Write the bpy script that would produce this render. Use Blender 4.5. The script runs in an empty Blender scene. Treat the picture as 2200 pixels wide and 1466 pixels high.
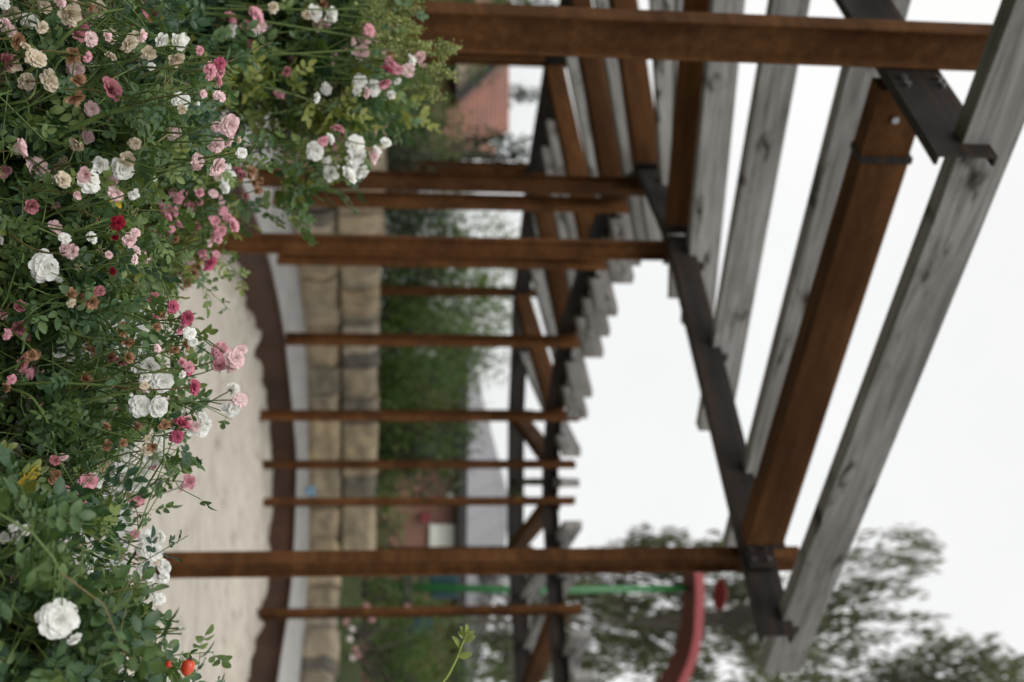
import bpy, math, random
import numpy as np
from mathutils import Vector, Matrix, noise as mnoise
rng = np.random.default_rng(11)
random.seed(5)
scene = bpy.context.scene
COL = scene.collection

# ------------------------------------------------------------------ camera
CAM = np.array([0.0, 0.0, 0.95])
FPX, UC, WC = 2700.0, 733.0, 1100.0
PITCH = math.radians(6.65)
ROLL = 0.010
R0 = np.array([1.0, 0, 0]); F0 = np.array([0, math.cos(PITCH), math.sin(PITCH)])
U0 = np.cross(R0, F0)
RV = R0 * math.cos(ROLL) + U0 * math.sin(ROLL)
UV_ = U0 * math.cos(ROLL) - R0 * math.sin(ROLL)

def ray(u, w):
    return F0 * FPX + RV * (u - UC) + UV_ * (w - WC)
def at_y(u, w, y):
    d = ray(u, w); return CAM + d * (y / d[1])
def at_z(u, w, z):
    d = ray(u, w); return CAM + d * ((z - CAM[2]) / d[2])
def proj(P):
    Q = np.asarray(P) - CAM
    f = Q @ F0
    return UC + FPX * (Q @ RV) / f, WC + FPX * (Q @ UV_) / f, f

cam = bpy.data.cameras.new('camera'); camo = bpy.data.objects.new('camera', cam); COL.objects.link(camo)
cam.sensor_width = 36.0; cam.lens = FPX / 2200 * 36; cam.clip_end = 2000; cam.clip_start = 0.05
M = Matrix.Identity(4)
for i in range(3):
    M[i][0] = UV_[i]; M[i][1] = -RV[i]; M[i][2] = -F0[i]; M[i][3] = CAM[i]
camo.matrix_world = M
cam.dof.use_dof = True; cam.dof.focus_distance = 1.95; cam.dof.aperture_fstop = 3.5
cam.dof.aperture_blades = 0
scene.camera = camo

# ------------------------------------------------------------------ mesh helpers
def make_mesh(name, V, Fq, mat=None, smooth=False, tone=None):
    """V (n,3); Fq list of faces or an int array (m,k)."""
    me = bpy.data.meshes.new(name)
    V = np.asarray(V, np.float32)
    if isinstance(Fq, np.ndarray):
        m, k = Fq.shape
        me.vertices.add(len(V)); me.vertices.foreach_set('co', V.ravel())
        me.loops.add(m * k); me.loops.foreach_set('vertex_index', Fq.astype(np.int32).ravel())
        me.polygons.add(m); me.polygons.foreach_set('loop_start', np.arange(0, m * k, k, dtype=np.int32))
        me.update(calc_edges=True)
    else:
        me.from_pydata([tuple(map(float, v)) for v in V], [], Fq)
        me.update()
    if smooth:
        me.polygons.foreach_set('use_smooth', np.ones(len(me.polygons), bool))
    if tone is not None:
        a = me.attributes.new('tone', 'FLOAT', 'POINT'); a.data.foreach_set('value', np.asarray(tone, np.float32))
    if mat: me.materials.append(mat)
    return me

def obj(name, me, parent=None, loc=None):
    o = bpy.data.objects.new(name, me); COL.objects.link(o)
    if parent is not None: o.parent = parent
    if loc is not None: o.location = loc
    return o
def empty(name, loc=(0, 0, 0), parent=None):
    o = bpy.data.objects.new(name, None); COL.objects.link(o); o.location = loc
    o.empty_display_size = .1
    if parent: o.parent = parent
    return o
def tag(o, label=None, cat=None, group=None, kind=None):
    if label: o['label'] = label
    if cat: o['category'] = cat
    if group: o['group'] = group
    if kind: o['kind'] = kind
    return o

class MB:
    def __init__(s): s.v = []; s.f = []; s.t = []
    def add(s, V, Fs, tone=None):
        n = len(s.v); s.v += [tuple(map(float, p)) for p in V]; s.f += [tuple(int(i) + n for i in f) for f in Fs]
        if tone is not None: s.t += [tone] * len(V)
    def box(s, lo, hi, X=None, tone=None):
        V = [(x, y, z) for x in (lo[0], hi[0]) for y in (lo[1], hi[1]) for z in (lo[2], hi[2])]
        if X is not None: V = [tuple(X @ Vector(p)) for p in V]
        s.add(V, [(0, 1, 3, 2), (4, 6, 7, 5), (0, 4, 5, 1), (2, 3, 7, 6), (0, 2, 6, 4), (1, 5, 7, 3)], tone)
    def prism(s, poly, x0, x1, X=None):
        """poly in (y,z), extruded along x."""
        n = len(poly)
        V = [(x0, a, b) for a, b in poly] + [(x1, a, b) for a, b in poly]
        if X is not None: V = [tuple(X @ Vector(p)) for p in V]
        Fs = [(i, (i + 1) % n, n + (i + 1) % n, n + i) for i in range(n)]
        Fs += [tuple(range(n - 1, -1, -1)), tuple(range(n, 2 * n))]
        s.add(V, Fs)
    def tube(s, pts, rad, sides=8, tone=None, caps=True):
        V, Fs = tube_arrays(pts, rad, sides)
        Fs = [tuple(f) for f in Fs]
        if caps:
            n = len(V); Fs += [tuple(range(sides - 1, -1, -1)), tuple(range(n - sides, n))]
        s.add(V, Fs, tone)
    def mesh(s, name, mat, smooth=False):
        return make_mesh(name, s.v, s.f, mat, smooth, s.t if len(s.t) == len(s.v) and s.t else None)

def tube_arrays(pts, rad, sides=5):
    P = np.asarray(pts, float); n = len(P)
    r = np.broadcast_to(np.asarray(rad, float), (n,))
    T = np.gradient(P, axis=0); T /= np.linalg.norm(T, axis=1)[:, None] + 1e-9
    ref = np.array([0.31, 0.17, 0.93]) if abs(T[0] @ np.array([0.31, 0.17, 0.93])) < .93 else np.array([1.0, 0, 0])
    A = np.cross(T, ref); A /= np.linalg.norm(A, axis=1)[:, None] + 1e-9
    B = np.cross(T, A)
    th = np.arange(sides) * 2 * math.pi / sides
    V = (P[:, None, :] + r[:, None, None] * (np.cos(th)[None, :, None] * A[:, None, :] + np.sin(th)[None, :, None] * B[:, None, :])).reshape(-1, 3)
    i = np.arange(n - 1)[:, None] * sides; j = np.arange(sides)[None, :]; jn = (j + 1) % sides
    Fq = np.stack([i + j, i + jn, i + sides + jn, i + sides + j], -1).reshape(-1, 4)
    return V, Fq

class Tubes:
    def __init__(s): s.V = []; s.F = []; s.n = 0; s.T = []
    def add(s, pts, rad, sides=5, tone=.5):
        V, Fq = tube_arrays(pts, rad, sides); s.V.append(V); s.F.append(Fq + s.n); s.n += len(V); s.T.append(np.full(len(V), tone))
    def mesh(s, name, mat):
        return make_mesh(name, np.concatenate(s.V), np.concatenate(s.F), mat, True, np.concatenate(s.T))

def batch(template_v, template_f, mats, trans, tones):
    """many copies of one leaf template as one array."""
    V = np.einsum('nij,vj->nvi', mats, template_v) + trans[:, None, :]
    n, k = len(trans), len(template_v)
    Fq = (template_f[None] + (np.arange(n) * k)[:, None, None]).reshape(-1, template_f.shape[1])
    return V.reshape(-1, 3), Fq, np.repeat(tones, k)

def rand_rot(n, up_bias=0.0):
    """random orthonormal frames, third axis biased upwards."""
    Z = rng.normal(size=(n, 3)); Z[:, 2] += up_bias; Z /= np.linalg.norm(Z, axis=1)[:, None]
    X = rng.normal(size=(n, 3)); X -= (X * Z).sum(1)[:, None] * Z; X /= np.linalg.norm(X, axis=1)[:, None]
    Y = np.cross(Z, X)
    return np.stack([X, Y, Z], -1)

# ------------------------------------------------------------------ materials
def newmat(name):
    m = bpy.data.materials.new(name); m.use_nodes = True
    nt = m.node_tree; b = nt.nodes['Principled BSDF']
    return m, nt, b
def N(nt, t, **kw):
    n = nt.nodes.new(t)
    for k, v in kw.items():
        if k.startswith('in_'):
            key = k[3:]
            key = int(key) if key.isdigit() else key.replace('_', ' ')
            n.inputs[key].default_value = v
        else: setattr(n, k, v)
    return n
def ramp(nt, stops, interp='LINEAR'):
    r = nt.nodes.new('ShaderNodeValToRGB'); r.color_ramp.interpolation = interp
    e = r.color_ramp.elements
    while len(e) < len(stops): e.new(0.5)
    for k, (p, c) in enumerate(stops): e[k].position = p; e[k].color = (*c, 1)
    return r
def coords(nt, scale=(1, 1, 1), randomise=True):
    tc = N(nt, 'ShaderNodeTexCoord'); mp = N(nt, 'ShaderNodeMapping'); mp.inputs['Scale'].default_value = scale
    nt.links.new(tc.outputs['Object'], mp.inputs['Vector'])
    if randomise:
        oi = N(nt, 'ShaderNodeObjectInfo'); mu = N(nt, 'ShaderNodeMath', operation='MULTIPLY'); mu.inputs[1].default_value = 37.0
        nt.links.new(oi.outputs['Random'], mu.inputs[0]); cb = N(nt, 'ShaderNodeCombineXYZ')
        for k in range(3): nt.links.new(mu.outputs[0], cb.inputs[k])
        nt.links.new(cb.outputs[0], mp.inputs['Location'])
    return mp.outputs['Vector']
def noise(nt, vec, scale, detail=4, rough=.6, dist=0.0):
    n = N(nt, 'ShaderNodeTexNoise'); n.inputs['Scale'].default_value = scale; n.inputs['Detail'].default_value = detail
    n.inputs['Roughness'].default_value = rough; n.inputs['Distortion'].default_value = dist
    nt.links.new(vec, n.inputs['Vector']); return n.outputs['Fac']
def mix(nt, fac, a, b, blend='MIX'):
    m = N(nt, 'ShaderNodeMix', data_type='RGBA', blend_type=blend)
    for sock, v in ((m.inputs[0], fac), (m.inputs[6], a), (m.inputs[7], b)):
        if hasattr(v, 'is_linked') or hasattr(v, 'links'): nt.links.new(v, sock)
        elif isinstance(v, (int, float)): sock.default_value = v
        else: sock.default_value = (*v, 1)
    return m.outputs[2]
def bump(nt, b, h, strength=.3, dist=.01):
    bp = N(nt, 'ShaderNodeBump'); bp.inputs['Strength'].default_value = strength; bp.inputs['Distance'].default_value = dist
    nt.links.new(h, bp.inputs['Height']); nt.links.new(bp.outputs['Normal'], b.inputs['Normal'])

def mat_noise(name, stops, scale=6, stretch=(1, 1, 1), rough=.8, bmp=.3, detail=6, bdist=.005):
    m, nt, b = newmat(name); v = coords(nt, stretch)
    f = noise(nt, v, scale, detail); r = ramp(nt, stops); nt.links.new(f, r.inputs[0])
    nt.links.new(r.outputs[0], b.inputs['Base Color']); b.inputs['Roughness'].default_value = rough
    if bmp: bump(nt, b, f, bmp, bdist)
    return m

def mat_rust():
    m, nt, b = newmat('weathering_steel')
    v = coords(nt, (1.2, 9, 9)); f1 = noise(nt, v, 2.2, 8, .65)
    v2 = coords(nt, (1, 1, 1)); f2 = noise(nt, v2, 45, 5, .7)
    r = ramp(nt, [(.25, (.056, .0235, .0088)), (.45, (.092, .0395, .0142)), (.62, (.120, .053, .0190)), (.8, (.170, .077, .0280))])
    nt.links.new(f1, r.inputs[0])
    r2 = ramp(nt, [(.3, (.62, .58, .54)), (.6, (1, 1, 1))]); nt.links.new(f2, r2.inputs[0])
    c = mix(nt, .65, r.outputs[0], r2.outputs[0], 'MULTIPLY')
    oi = N(nt, 'ShaderNodeObjectInfo'); ro = ramp(nt, [(0, (.78, .76, .74)), (.5, (1, 1, 1)), (1, (1.22, 1.18, 1.1))]); nt.links.new(oi.outputs['Random'], ro.inputs[0])
    c = mix(nt, 1.0, c, ro.outputs[0], 'MULTIPLY')
    v3 = coords(nt, (.6, 2.5, 2.5)); f3 = noise(nt, v3, 1.6, 4, .5); r3 = ramp(nt, [(.38, (.68, .66, .64)), (.62, (1.1, 1.1, 1.1))]); nt.links.new(f3, r3.inputs[0])
    c = mix(nt, 1.0, c, r3.outputs[0], 'MULTIPLY')
    nt.links.new(c, b.inputs['Base Color']); b.inputs['Roughness'].default_value = .85; bump(nt, b, f2, .15, .0015)
    b.inputs['Specular IOR Level'].default_value = .12
    return m
def mat_dark_steel():
    m, nt, b = newmat('blackened_steel')
    v = coords(nt, (.35, 30, 30)); f1 = noise(nt, v, 1.3, 5, .6)
    r = ramp(nt, [(.45, (.0165, .0145, .0140)), (.62, (.032, .022, .017)), (.73, (.10, .030, .012))]); nt.links.new(f1, r.inputs[0])
    v2 = coords(nt); f2 = noise(nt, v2, 18, 5, .65); r2 = ramp(nt, [(.3, (.6, .6, .6)), (.65, (1.15, 1.1, 1.05))]); nt.links.new(f2, r2.inputs[0])
    nt.links.new(mix(nt, 1.0, r.outputs[0], r2.outputs[0], 'MULTIPLY'), b.inputs['Base Color'])
    b.inputs['Roughness'].default_value = .65; b.inputs['Specular IOR Level'].default_value = .25; bump(nt, b, f2, .15, .002)
    return m
def mat_corten_plate():
    m, nt, b = newmat('corten_plate')
    v = coords(nt, (1, 1, 1.0)); f1 = noise(nt, v, 3.0, 8, .65)
    r = ramp(nt, [(.3, (.032, .017, .011)), (.55, (.062, .028, .015)), (.8, (.10, .040, .018))]); nt.links.new(f1, r.inputs[0])
    nt.links.new(r.outputs[0], b.inputs['Base Color']); b.inputs['Roughness'].default_value = .8
    f2 = noise(nt, v, 60, 4); bump(nt, b, f2, .2, .002)
    return m
def mat_wood():
    m, nt, b = newmat('silver_grey_timber')
    v = coords(nt, (.35, 5.5, 5.5)); f1 = noise(nt, v, 7, 8, .62, .6)
    r = ramp(nt, [(.30, (.145, .137, .129)), (.5, (.245, .238, .230)), (.68, (.335, .328, .319))]); nt.links.new(f1, r.inputs[0])
    vb = coords(nt, (.5, 1.3, 1.3)); f3 = noise(nt, vb, 2.2, 4, .55, .3)
    rb = ramp(nt, [(.36, (.62, .60, .58)), (.6, (1.05, 1.04, 1.03))]); nt.links.new(f3, rb.inputs[0])
    c = mix(nt, .85, r.outputs[0], rb.outputs[0], 'MULTIPLY')
    # knots: stretched cells along the grain, warped
    vk = coords(nt, (1.0, .25, 2.6)); nz = N(nt, 'ShaderNodeTexNoise'); nz.inputs['Scale'].default_value = 5; nz.inputs['Detail'].default_value = 3
    nt.links.new(vk, nz.inputs['Vector'])
    ad = N(nt, 'ShaderNodeMix', data_type='RGBA', blend_type='LINEAR_LIGHT'); ad.inputs[0].default_value = .34
    nt.links.new(vk, ad.inputs[6]); nt.links.new(nz.outputs['Color'], ad.inputs[7])
    vo = N(nt, 'ShaderNodeTexVoronoi'); vo.inputs['Scale'].default_value = 2.6; nt.links.new(ad.outputs[2], vo.inputs['Vector'])
    rk = ramp(nt, [(.06, (.13, .115, .105)), (.16, (.38, .36, .34)), (.24, (.74, .73, .72)), (.38, (1, 1, 1))]); nt.links.new(vo.outputs['Distance'], rk.inputs[0])
    c = mix(nt, 1.0, c, rk.outputs[0], 'MULTIPLY')
    nt.links.new(c, b.inputs['Base Color']); b.inputs['Roughness'].default_value = .85; bump(nt, b, f1, .35, .003)
    b.inputs['Specular IOR Level'].default_value = .2
    return m
def mat_leaf(name, stops, trans=.22, rough=.5):
    m, nt, b = newmat(name)
    at = N(nt, 'ShaderNodeAttribute', attribute_name='tone'); r = ramp(nt, stops); nt.links.new(at.outputs['Fac'], r.inputs[0])
    tc = N(nt, 'ShaderNodeTexCoord'); f = noise(nt, tc.outputs['Object'], 55, 3, .6)
    rr = ramp(nt, [(.3, (.72, .72, .72)), (.7, (1.15, 1.15, 1.1))]); nt.links.new(f, rr.inputs[0])
    c = mix(nt, .8, r.outputs[0], rr.outputs[0], 'MULTIPLY')
    nt.links.new(c, b.inputs['Base Color']); b.inputs['Roughness'].default_value = rough; b.inputs['Specular IOR Level'].default_value = .35
    if trans:
        t = N(nt, 'ShaderNodeBsdfTranslucent'); c2 = mix(nt, 1.0, c, (1.5, 1.6, .7), 'MULTIPLY'); nt.links.new(c2, t.inputs['Color'])
        ms = N(nt, 'ShaderNodeMixShader'); ms.inputs[0].default_value = trans
        out = nt.nodes['Material Output']; nt.links.new(b.outputs[0], ms.inputs[1]); nt.links.new(t.outputs[0], ms.inputs[2]); nt.links.new(ms.outputs[0], out.inputs['Surface'])
    return m
def mat_petal(name, stops, blotch=None, trans=.25):
    m, nt, b = newmat(name)
    at = N(nt, 'ShaderNodeAttribute', attribute_name='tone'); r = ramp(nt, stops); nt.links.new(at.outputs['Fac'], r.inputs[0])
    c = r.outputs[0]
    if blotch:
        v = coords(nt); f = noise(nt, v, 70, 4, .65); rb = ramp(nt, [(.42, (0, 0, 0)), (.6, (1, 1, 1))]); nt.links.new(f, rb.inputs[0])
        mm = N(nt, 'ShaderNodeMath', operation='MULTIPLY'); mm.inputs[1].default_value = blotch[1]; nt.links.new(rb.outputs[0], mm.inputs[0])
        c = mix(nt, mm.outputs[0], c, blotch[0])
    nt.links.new(c, b.inputs['Base Color']); b.inputs['Roughness'].default_value = .65; b.inputs['Specular IOR Level'].default_value = .2
    t = N(nt, 'ShaderNodeBsdfTranslucent'); nt.links.new(c, t.inputs['Color'])
    ms = N(nt, 'ShaderNodeMixShader'); ms.inputs[0].default_value = trans
    out = nt.nodes['Material Output']; nt.links.new(b.outputs[0], ms.inputs[1]); nt.links.new(t.outputs[0], ms.inputs[2]); nt.links.new(ms.outputs[0], out.inputs['Surface'])
    return m
def mat_flat(name, c, rough=.6, metal=0.0, var=.12, scale=8):
    m, nt, b = newmat(name); v = coords(nt); f = noise(nt, v, scale, 5)
    r = ramp(nt, [(.3, tuple(x * (1 - var) for x in c)), (.7, tuple(min(1, x * (1 + var)) for x in c))]); nt.links.new(f, r.inputs[0])
    nt.links.new(r.outputs[0], b.inputs['Base Color']); b.inputs['Roughness'].default_value = rough; b.inputs['Metallic'].default_value = metal
    return m

RUST, DARK, PLATE, WOOD = mat_rust(), mat_dark_steel(), mat_corten_plate(), mat_wood()
BOLT = mat_flat('zinc_bolt', (.5, .52, .55), .35, 1.0)
LEAF = mat_leaf('rose_leaf', [(0, (.032, .070, .040)), (.3, (.062, .120, .050)), (.6, (.104, .162, .052)), (.82, (.155, .200, .055)), (.97, (.20, .22, .05)), (1, (.42, .30, .03))], .22, .45)
STEM = mat_leaf('rose_cane', [(0, (.085, .140, .042)), (.55, (.13, .180, .050)), (1, (.19, .090, .050))], 0, .55)
SHRUB = mat_leaf('shrub_leaf', [(0, (.028, .060, .016)), (.5, (.074, .130, .032)), (1, (.145, .200, .050))], .25, .5)
DARKLEAF = mat_leaf('dark_leaf', [(0, (.008, .018, .007)), (.5, (.025, .045, .014)), (1, (.055, .090, .022))], .15, .5)
TREELEAF = mat_leaf('tree_leaf', [(0, (.050, .054, .032)), (.5, (.095, .100, .060)), (1, (.14, .145, .088))], .35, .55)
BARK = mat_noise('bark', [(.3, (.035, .028, .022)), (.7, (.09, .075, .06))], 9, (1, 1, .3), .9, .6)

# ------------------------------------------------------------------ world and light
w = bpy.data.worlds.new('World'); scene.world = w; w.use_nodes = True
nt = w.node_tree; bg = nt.nodes['Background']
sky = N(nt, 'ShaderNodeTexSky', sky_type='NISHITA', sun_disc=False)
SUN_EL, SUN_AZ = math.radians(52), math.radians(205)   # azimuth from +Y clockwise
sky.sun_elevation = SUN_EL; sky.sun_rotation = SUN_AZ; sky.air_density = 1.0; sky.dust_density = 6.0; sky.ozone_density = 1.0
hs = N(nt, 'ShaderNodeHueSaturation'); hs.inputs['Saturation'].default_value = .05; nt.links.new(sky.outputs[0], hs.inputs['Color'])
# high, even cloud cover: soft grey-white variation over the sky
tc = N(nt, 'ShaderNodeTexCoord'); cl = noise(nt, tc.outputs['Generated'], 2.2, 5, .5)
cr = ramp(nt, [(.3, (.86, .875, .89)), (.7, (1, 1, 1))]); nt.links.new(cl, cr.inputs[0])
flat = mix(nt, .6, hs.outputs[0], (8.78, 8.75, 8.62))
nt.links.new(mix(nt, 1.0, flat, cr.outputs[0], 'MULTIPLY'), bg.inputs['Color']); bg.inputs['Strength'].default_value = .15
sl = bpy.data.lights.new('sun', 'SUN'); sl.energy = .95; sl.angle = math.radians(25); sl.color = (1, .97, .92)
so = bpy.data.objects.new('sun', sl); COL.objects.link(so)
sd = Vector((math.sin(SUN_AZ) * math.cos(SUN_EL), math.cos(SUN_AZ) * math.cos(SUN_EL), math.sin(SUN_EL)))
so.rotation_euler = (-sd).to_track_quat('-Z', 'Y').to_euler()
scene.view_settings.view_transform = 'Standard'; scene.view_settings.look = 'None'; scene.view_settings.exposure = 0.08; scene.view_settings.gamma = 1.0
scene.render.engine = 'CYCLES'; scene.cycles.use_denoising = True
scene.cycles.max_bounces = 8; scene.cycles.transparent_max_bounces = 8
try: scene.cycles.denoiser = 'OPENIMAGEDENOISE'
except Exception: pass

# ------------------------------------------------------------------ layout measured from the photograph
ZB = 2.65            # underside of the ring beams
ZR = 2.755           # underside of the rafters
HR = .175            # rafter depth
inner = [(.995, 5.63), (-.53, 7.10), (-.99, 7.85), (-.99, 8.95), (-.62, 9.75), (0.0, 11.0), (.70, 11.65), (1.17, 11.85), (1.52, 11.85), (2.46, 11.4), (3.7, 10.5)]
outer = [(-.993, 3.98), (-3.0, 6.30), (-2.95, 9.1), (-3.25, 10.9), (-2.75, 12.2), (-1.86, 13.45), (-.57, 14.6), (.87, 15.0), (2.5, 14.95), (4.0, 13.9), (5.6, 12.6)]
border_uw = [(450, 545), (520, 568), (600, 590), (720, 612), (890, 630), (1000, 638), (1180, 632), (1300, 622), (1466, 597)]
border = [tuple(at_z(u, w_, .27)[:2]) for u, w_ in border_uw]
border = [(-.95, 6.35), (-.86, 6.95)] + border + [(border[-1][0] + .38, border[-1][1] - 1.1), (border[-1][0] + .7, border[-1][1] - 2.3), (border[-1][0] + .8, border[-1][1] - 3.6), (border[-1][0] + .7, border[-1][1] - 4.6)]
wall = [(-2.1, 6.6), (-1.75, 7.9), (-1.35, 9.35), (-1.05, 10.4), (-.72, 11.2), (-.16, 12.75), (.76, 13.75), (1.45, 14.1), (2.35, 14.3), (2.95, 13.5), (3.42, 12.3), (4.1, 11.0), (4.7, 9.4), (5.0, 7.6), (5.0, 6.2)]
CC = np.array([1.5, 8.9])

def catmull(pts, per=8):
    P = [np.array(p, float) for p in pts]; P = [2 * P[0] - P[1]] + P + [2 * P[-1] - P[-2]]
    out = []
    for i in range(1, len(P) - 2):
        for k in range(per):
            t = k / per; a, b, c, d = P[i - 1], P[i], P[i + 1], P[i + 2]
            out.append(.5 * ((2 * b) + (c - a) * t + (2 * a - 5 * b + 4 * c - d) * t * t + (3 * b - a - 3 * c + d) * t ** 3))
    out.append(P[-2]); return np.array(out)

bc = catmull(border, 6); wc = catmull(wall, 8)
def radius_fn(curve):
    """radius about CC as a function of angle, from an open curve."""
    a = np.unwrap(np.arctan2(curve[:, 1] - CC[1], curve[:, 0] - CC[0])); r = np.hypot(curve[:, 0] - CC[0], curve[:, 1] - CC[1])
    o = np.argsort(a); return a[o], r[o]
def polar(curve, th, near):
    a, r = radius_fn(curve)
    out = np.empty_like(th)
    for k, t in enumerate(th):
        best = None
        for s in (-2 * math.pi, 0, 2 * math.pi):
            if a[0] <= t + s <= a[-1]: best = np.interp(t + s, a, r)
        if best is None:
            g0, g1 = a[-1], a[0] + 2 * math.pi          # the gap, towards the camera
            tt = g0 + (t - g0) % (2 * math.pi)
            x = (tt - g0) / (g1 - g0); e = math.sin(math.pi * x) ** .7
            best = (r[-1] * (1 - x) + r[0] * x) * (1 - e) + near * e
        out[k] = best
    return out
NT = 240
TH = np.linspace(0, 2 * math.pi, NT, endpoint=False)
r_in = polar(bc, TH, 3.65)
r_wl = polar(wc, TH, 4.9)
def lift(th):
    """1 on the raised far side, 0 on the near side."""
    d = np.degrees(th) % 360
    return np.clip(np.minimum((d - 345) / 15 if False else np.where(d > 290, (d - 330) / 25, 9), np.where(d <= 290, (232 - d) / 22, 9)), 0, 1)
LF = lift(TH); LF = LF * LF * (3 - 2 * LF)

def ring_mesh(name, rs, zs, mat, smooth=True, close_center=False):
    k = len(rs); V = []
    for r, z in zip(rs, zs):
        V.append(np.stack([CC[0] + r * np.cos(TH), CC[1] + r * np.sin(TH), z * np.ones(NT)], 1))
    V = np.concatenate(V); i = np.arange(k - 1)[:, None] * NT; j = np.arange(NT)[None]; jn = (j + 1) % NT
    Fq = np.stack([i + j, i + NT + j, i + NT + jn, i + jn], -1).reshape(-1, 4)
    return make_mesh(name, V, Fq, mat, smooth)

# sand: one sheet with footprints and a ragged bank against the border
msand, nt, b = newmat('sand'); v = coords(nt, randomise=False)
f1 = noise(nt, v, 5, 6, .6); f2 = noise(nt, v, 160, 3, .7)
r = ramp(nt, [(.3, (.27, .235, .19)), (.44, (.43, .39, .325)), (.7, (.51, .47, .40))]); nt.links.new(f1, r.inputs[0]); nt.links.new(r.outputs[0], b.inputs['Base Color'])
b.inputs['Roughness'].default_value = .95; bump(nt, b, f2, .3, .004)
rings = np.concatenate([np.linspace(.02, .8, 50), np.linspace(.806, .998, 34)])
rs, zs = [], []
for t in rings:
    rr = r_in * t; X = CC[0] + rr * np.cos(TH); Y = CC[1] + rr * np.sin(TH)
    z = np.array([.05 * mnoise.noise((x * 1.9, y * 1.9, 3.1)) + .042 * mnoise.noise((x * 5.2, y * 5.2, 7.7)) + .012 * mnoise.noise((x * 13, y * 13, 1.2)) for x, y in zip(X, Y)])
    edge = max(0, (t - .78) / .22)
    bank = np.array([.035 + .045 * mnoise.noise((x * 2.3, y * 2.3, 9.0)) + .022 * mnoise.noise((x * 6, y * 6, 2.0)) for x, y in zip(X, Y)])
    rs.append(rr); zs.append(z * (.35 + .65 * LF) + bank * edge ** 2 * LF - .01)
tag(obj('sand', ring_mesh('sand', rs, zs, msand)), kind='structure')
# paving: pale slabs between the border and the wall
mpav, nt, b = newmat('pale_paving'); v = coords(nt, randomise=False)
br = N(nt, 'ShaderNodeTexBrick'); br.inputs['Scale'].default_value = 1.0; br.inputs['Brick Width'].default_value = .40; br.inputs['Row Height'].default_value = .12; br.inputs['Mortar Size'].default_value = .006
br.inputs['Color1'].default_value = (.32, .315, .30, 1); br.inputs['Color2'].default_value = (.37, .365, .35, 1); br.inputs['Mortar'].default_value = (.22, .215, .205, 1)
nt.links.new(v, br.inputs['Vector']); f = noise(nt, v, 7, 6); rr_ = ramp(nt, [(.3, (.82, .82, .82)), (.7, (1.08, 1.08, 1.08))]); nt.links.new(f, rr_.inputs[0])
nt.links.new(mix(nt, 1.0, br.outputs['Color'], rr_.outputs[0], 'MULTIPLY'), b.inputs['Base Color']); b.inputs['Roughness'].default_value = .85; bump(nt, b, f, .15, .003)
rs, zs = [], []
for t in np.linspace(0, 1, 10):
    rs.append(r_in * (1 - t) + (r_wl + .12) * t + .03 * (1 - t)); zs.append(LF * (.255 + .10 * t) + .004)
tag(obj('pavement', ring_mesh('pavement', rs, zs, mpav)), kind='structure')
# ground: lawn and soil out to the horizon
mgr, nt, b = newmat('lawn_and_soil'); v = coords(nt, randomise=False)
f1 = noise(nt, v, .5, 6, .6); f2 = noise(nt, v, 30, 4, .7)
r = ramp(nt, [(.35, (.05, .038, .025)), (.5, (.055, .075, .025)), (.7, (.085, .115, .035))]); nt.links.new(f1, r.inputs[0])
r2 = ramp(nt, [(.3, (.55, .55, .55)), (.7, (1.2, 1.2, 1.2))]); nt.links.new(f2, r2.inputs[0])
nt.links.new(mix(nt, 1.0, r.outputs[0], r2.outputs[0], 'MULTIPLY'), b.inputs['Base Color']); b.inputs['Roughness'].default_value = .95; bump(nt, b, f2, .6, .03)
rs = [r_wl + .10, r_wl + .42, r_wl + 1.2, r_wl + 3, r_wl * 0 + 14, r_wl * 0 + 40, r_wl * 0 + 150, r_wl * 0 + 900]
LE = LF
zs = [-.012 + LE * .30, -.012 + LE * .93, LE * .95 - .012, LE * .93 - .012, LE * .9 - .015, LE * .9 - .02, LE * .7, LE * 0 + .2]
tag(obj('ground', ring_mesh('ground', rs, zs, mgr)), kind='structure')
# planting bed of dark soil under the roses
msoil = mat_noise('bed_soil', [(.3, (.018, .013, .009)), (.7, (.06, .045, .032))], 12, (1, 1, 1), .95, .8, 8, .03)
V, nx, ny = [], 40, 44
for j in range(ny):
    for i in range(nx):
        x = -2.6 + 4.4 * i / (nx - 1); y = .55 + 3.5 * j / (ny - 1)
        e = min(1, min(i, nx - 1 - i, j, ny - 1 - j) / 4)
        V.append((x, y, -.02 + e * (.06 + .03 * mnoise.noise((x * 3, y * 3, 0)))))
Fq = np.array([(j * nx + i, j * nx + i + 1, (j + 1) * nx + i + 1, (j + 1) * nx + i) for j in range(ny - 1) for i in range(nx - 1)])
tag(obj('soil', make_mesh('soil', V, Fq, msoil, True)), kind='structure')

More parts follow.
